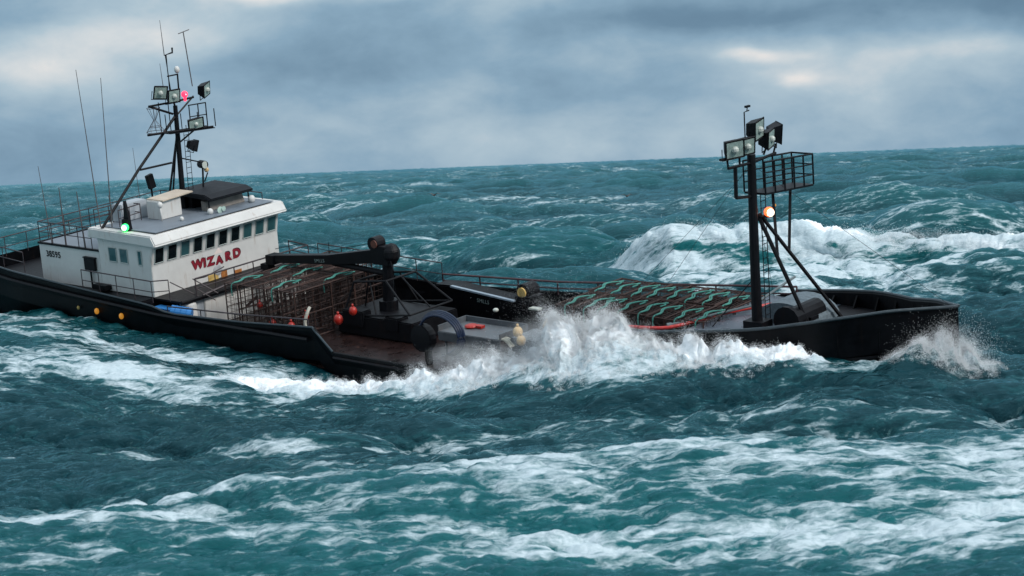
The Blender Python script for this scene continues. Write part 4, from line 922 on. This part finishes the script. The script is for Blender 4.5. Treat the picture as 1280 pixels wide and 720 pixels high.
def crown(w_arr, n_cl, per, lift, rr_, size, seed, vel):
    """drops torn off the surface of the thrown water"""
    g = np.random.default_rng(seed); p = w_arr/w_arr.sum(); idx = g.choice(len(p), n_cl, p=p)
    up_ = g.exponential(lift, n_cl)*np.clip(w_arr[idx], .3, 2.5)
    C = np.stack([SXx[idx]+vel[0]*up_, SYy[idx]+vel[1]*up_, SH[idx]+up_], 1); C = np.repeat(C, per, 0)
    rad = np.repeat(g.uniform(rr_[0], rr_[1], n_cl)*(.5+up_*1.2), per)
    tail = g.random(n_cl*per)**2*rad*2.5
    return C+g.normal(size=(n_cl*per, 3))*rad[:, None]+np.array(vel)[None]*tail[:, None], g.uniform(size[0], size[1], n_cl*per)
Wt = np.clip(MB_, 0, 3)**1.3*(MB_ > .12)
A1, B1 = crown(Wt, 4500, 50, .05, (.05, .15), (.005, .012), 201, (-.5, .1, .5))
A2, B2 = crown(Wt*(MB_ > .7), 600, 90, .12, (.10, .30), (.003, .007), 202, (-.7, .1, .4))
drops('bow_wave_spray', np.concatenate([A1, A2]), np.concatenate([B1, B2]), 'white spray bursting up along the near side of the hull')
# burst under the stem
def fan(n_cl, per, seed, c, rad, ang_, size, zsq=1.0):
    g = np.random.default_rng(seed); a_ = g.uniform(ang_[0], ang_[1], n_cl); r_ = rad*np.sqrt(g.random(n_cl))*(.7+.5*fbm(a_*3, a_*0, seed+9, 3))
    x = c[0]+np.cos(a_)*r_; z = c[2]+np.sin(a_)*r_*zsq; y = c[1]+g.normal(size=n_cl)*.6
    C = np.repeat(np.stack([x, y, z], 1), per, 0); rr = np.repeat(g.uniform(.06, .22, n_cl)*(.6+r_/rad), per)
    dr = np.repeat(np.stack([np.cos(a_), a_*0, np.sin(a_)*zsq], 1), per, 0)
    P_ = C+g.normal(size=(n_cl*per, 3))*rr[:, None]+dr*(g.random(n_cl*per)**3*rr*3)[:, None]
    return P_, g.uniform(size[0], size[1], n_cl*per)
Ws = np.clip(ST_, 0, 2)**1.3*(ST_ > .15)
A4, B4 = crown(Ws, 2200, 50, .07, (.06, .17), (.004, .010), 210, (.25, -.1, .5))
A6, B6 = fan(260, 40, 212, (14.0, 67.2, .7), 1.5, (R(0), R(150)), (.004, .010), .85)
drops('stem_spray', np.concatenate([A4, A6]), np.concatenate([B4, B6]), 'fan of white spray thrown up around the stem of the boat')
# crest of the big breaker
def crest_z(x): return np.interp(x, BR[:, 0], BR[:, 2])
A7, B7 = billows(1300, 40, (6.8, 42), lambda x: np.interp(x, BR[:, 0], BR[:, 1])-1.5, lambda x: crest_z(x)-.7, lambda x: crest_z(x)+.30, .8, .08, .26, (.008, .022), 220, vel=(-.6, .2, .2), power=1.0)
drops('breaker_spray', A7, B7, 'spray along the crest of the big breaker beyond the bow')

# mist: soft clouds of atomised water, each a closed body of thin volume
def mist(name, c_, rad, rz, dens, seed, label, sc=1.1):
    b = MB(); b.sphere((0, 0, 0), 1.0, 24)
    m = bpy.data.materials.new(name); m.use_nodes = True; t = m.node_tree; t.nodes.clear(); K = t.links
    tcn = t.nodes.new('ShaderNodeTexCoord'); o = b.build(name, m)
    ln = t.nodes.new('ShaderNodeVectorMath'); ln.operation = 'LENGTH'
    mp = t.nodes.new('ShaderNodeMapping'); mp.inputs['Scale'].default_value = (rad[0]*sc, rad[1]*sc, rad[2]*sc); mp.inputs['Location'].default_value = (seed, 0, 0); K.new(tcn.outputs['Object'], mp.inputs[0])
    n = t.nodes.new('ShaderNodeTexNoise'); n.inputs['Scale'].default_value = 1.0; n.inputs['Detail'].default_value = 5; n.inputs['Roughness'].default_value = .6; n.inputs['Distortion'].default_value = .6; K.new(mp.outputs[0], n.inputs['Vector'])
    K.new(tcn.outputs['Object'], ln.inputs[0])
    M = lambda op, a, b=None, c=None, clamp=False: mth(op, a, b, c, nt=t, clamp=clamp)
    fall = M('SUBTRACT', 1.0, ln.outputs['Value'], clamp=True)
    v_ = M('ADD', M('MULTIPLY', fall, 1.25), M('MULTIPLY', M('SUBTRACT', n.outputs['Fac'], .5), 2.0))
    v_ = M('MULTIPLY', M('SUBTRACT', v_, .12), 1.6, clamp=True)
    v_ = M('MULTIPLY', M('MULTIPLY', v_, M('MULTIPLY', fall, 3.0, clamp=True)), dens)
    pv = t.nodes.new('ShaderNodeVolumePrincipled'); pv.inputs['Color'].default_value = (.99, .995, 1, 1); pv.inputs['Anisotropy'].default_value = 0; K.new(v_, pv.inputs['Density'])
    ou = t.nodes.new('ShaderNodeOutputMaterial'); K.new(pv.outputs[0], ou.inputs['Volume'])
    o.matrix_world = Matrix.Translation(Vector(c_)) @ Matrix.Rotation(rz, 4, 'Z') @ Matrix.Diagonal((*rad, 1)); tag(o, label, 'mist', kind='stuff')
mist('spray_mist', (1.9, 72.9, 1.75), (3.2, .9, 1.15), R(-32), .35, 1, 'white mist blowing over the rail beside the foredeck pots', 1.7)
mist('spray_mist', (-1.2, 74.6, 1.0), (3.0, .9, .75), R(-34), .28, 5, 'thin mist drifting over the grey sorting table', 1.7)
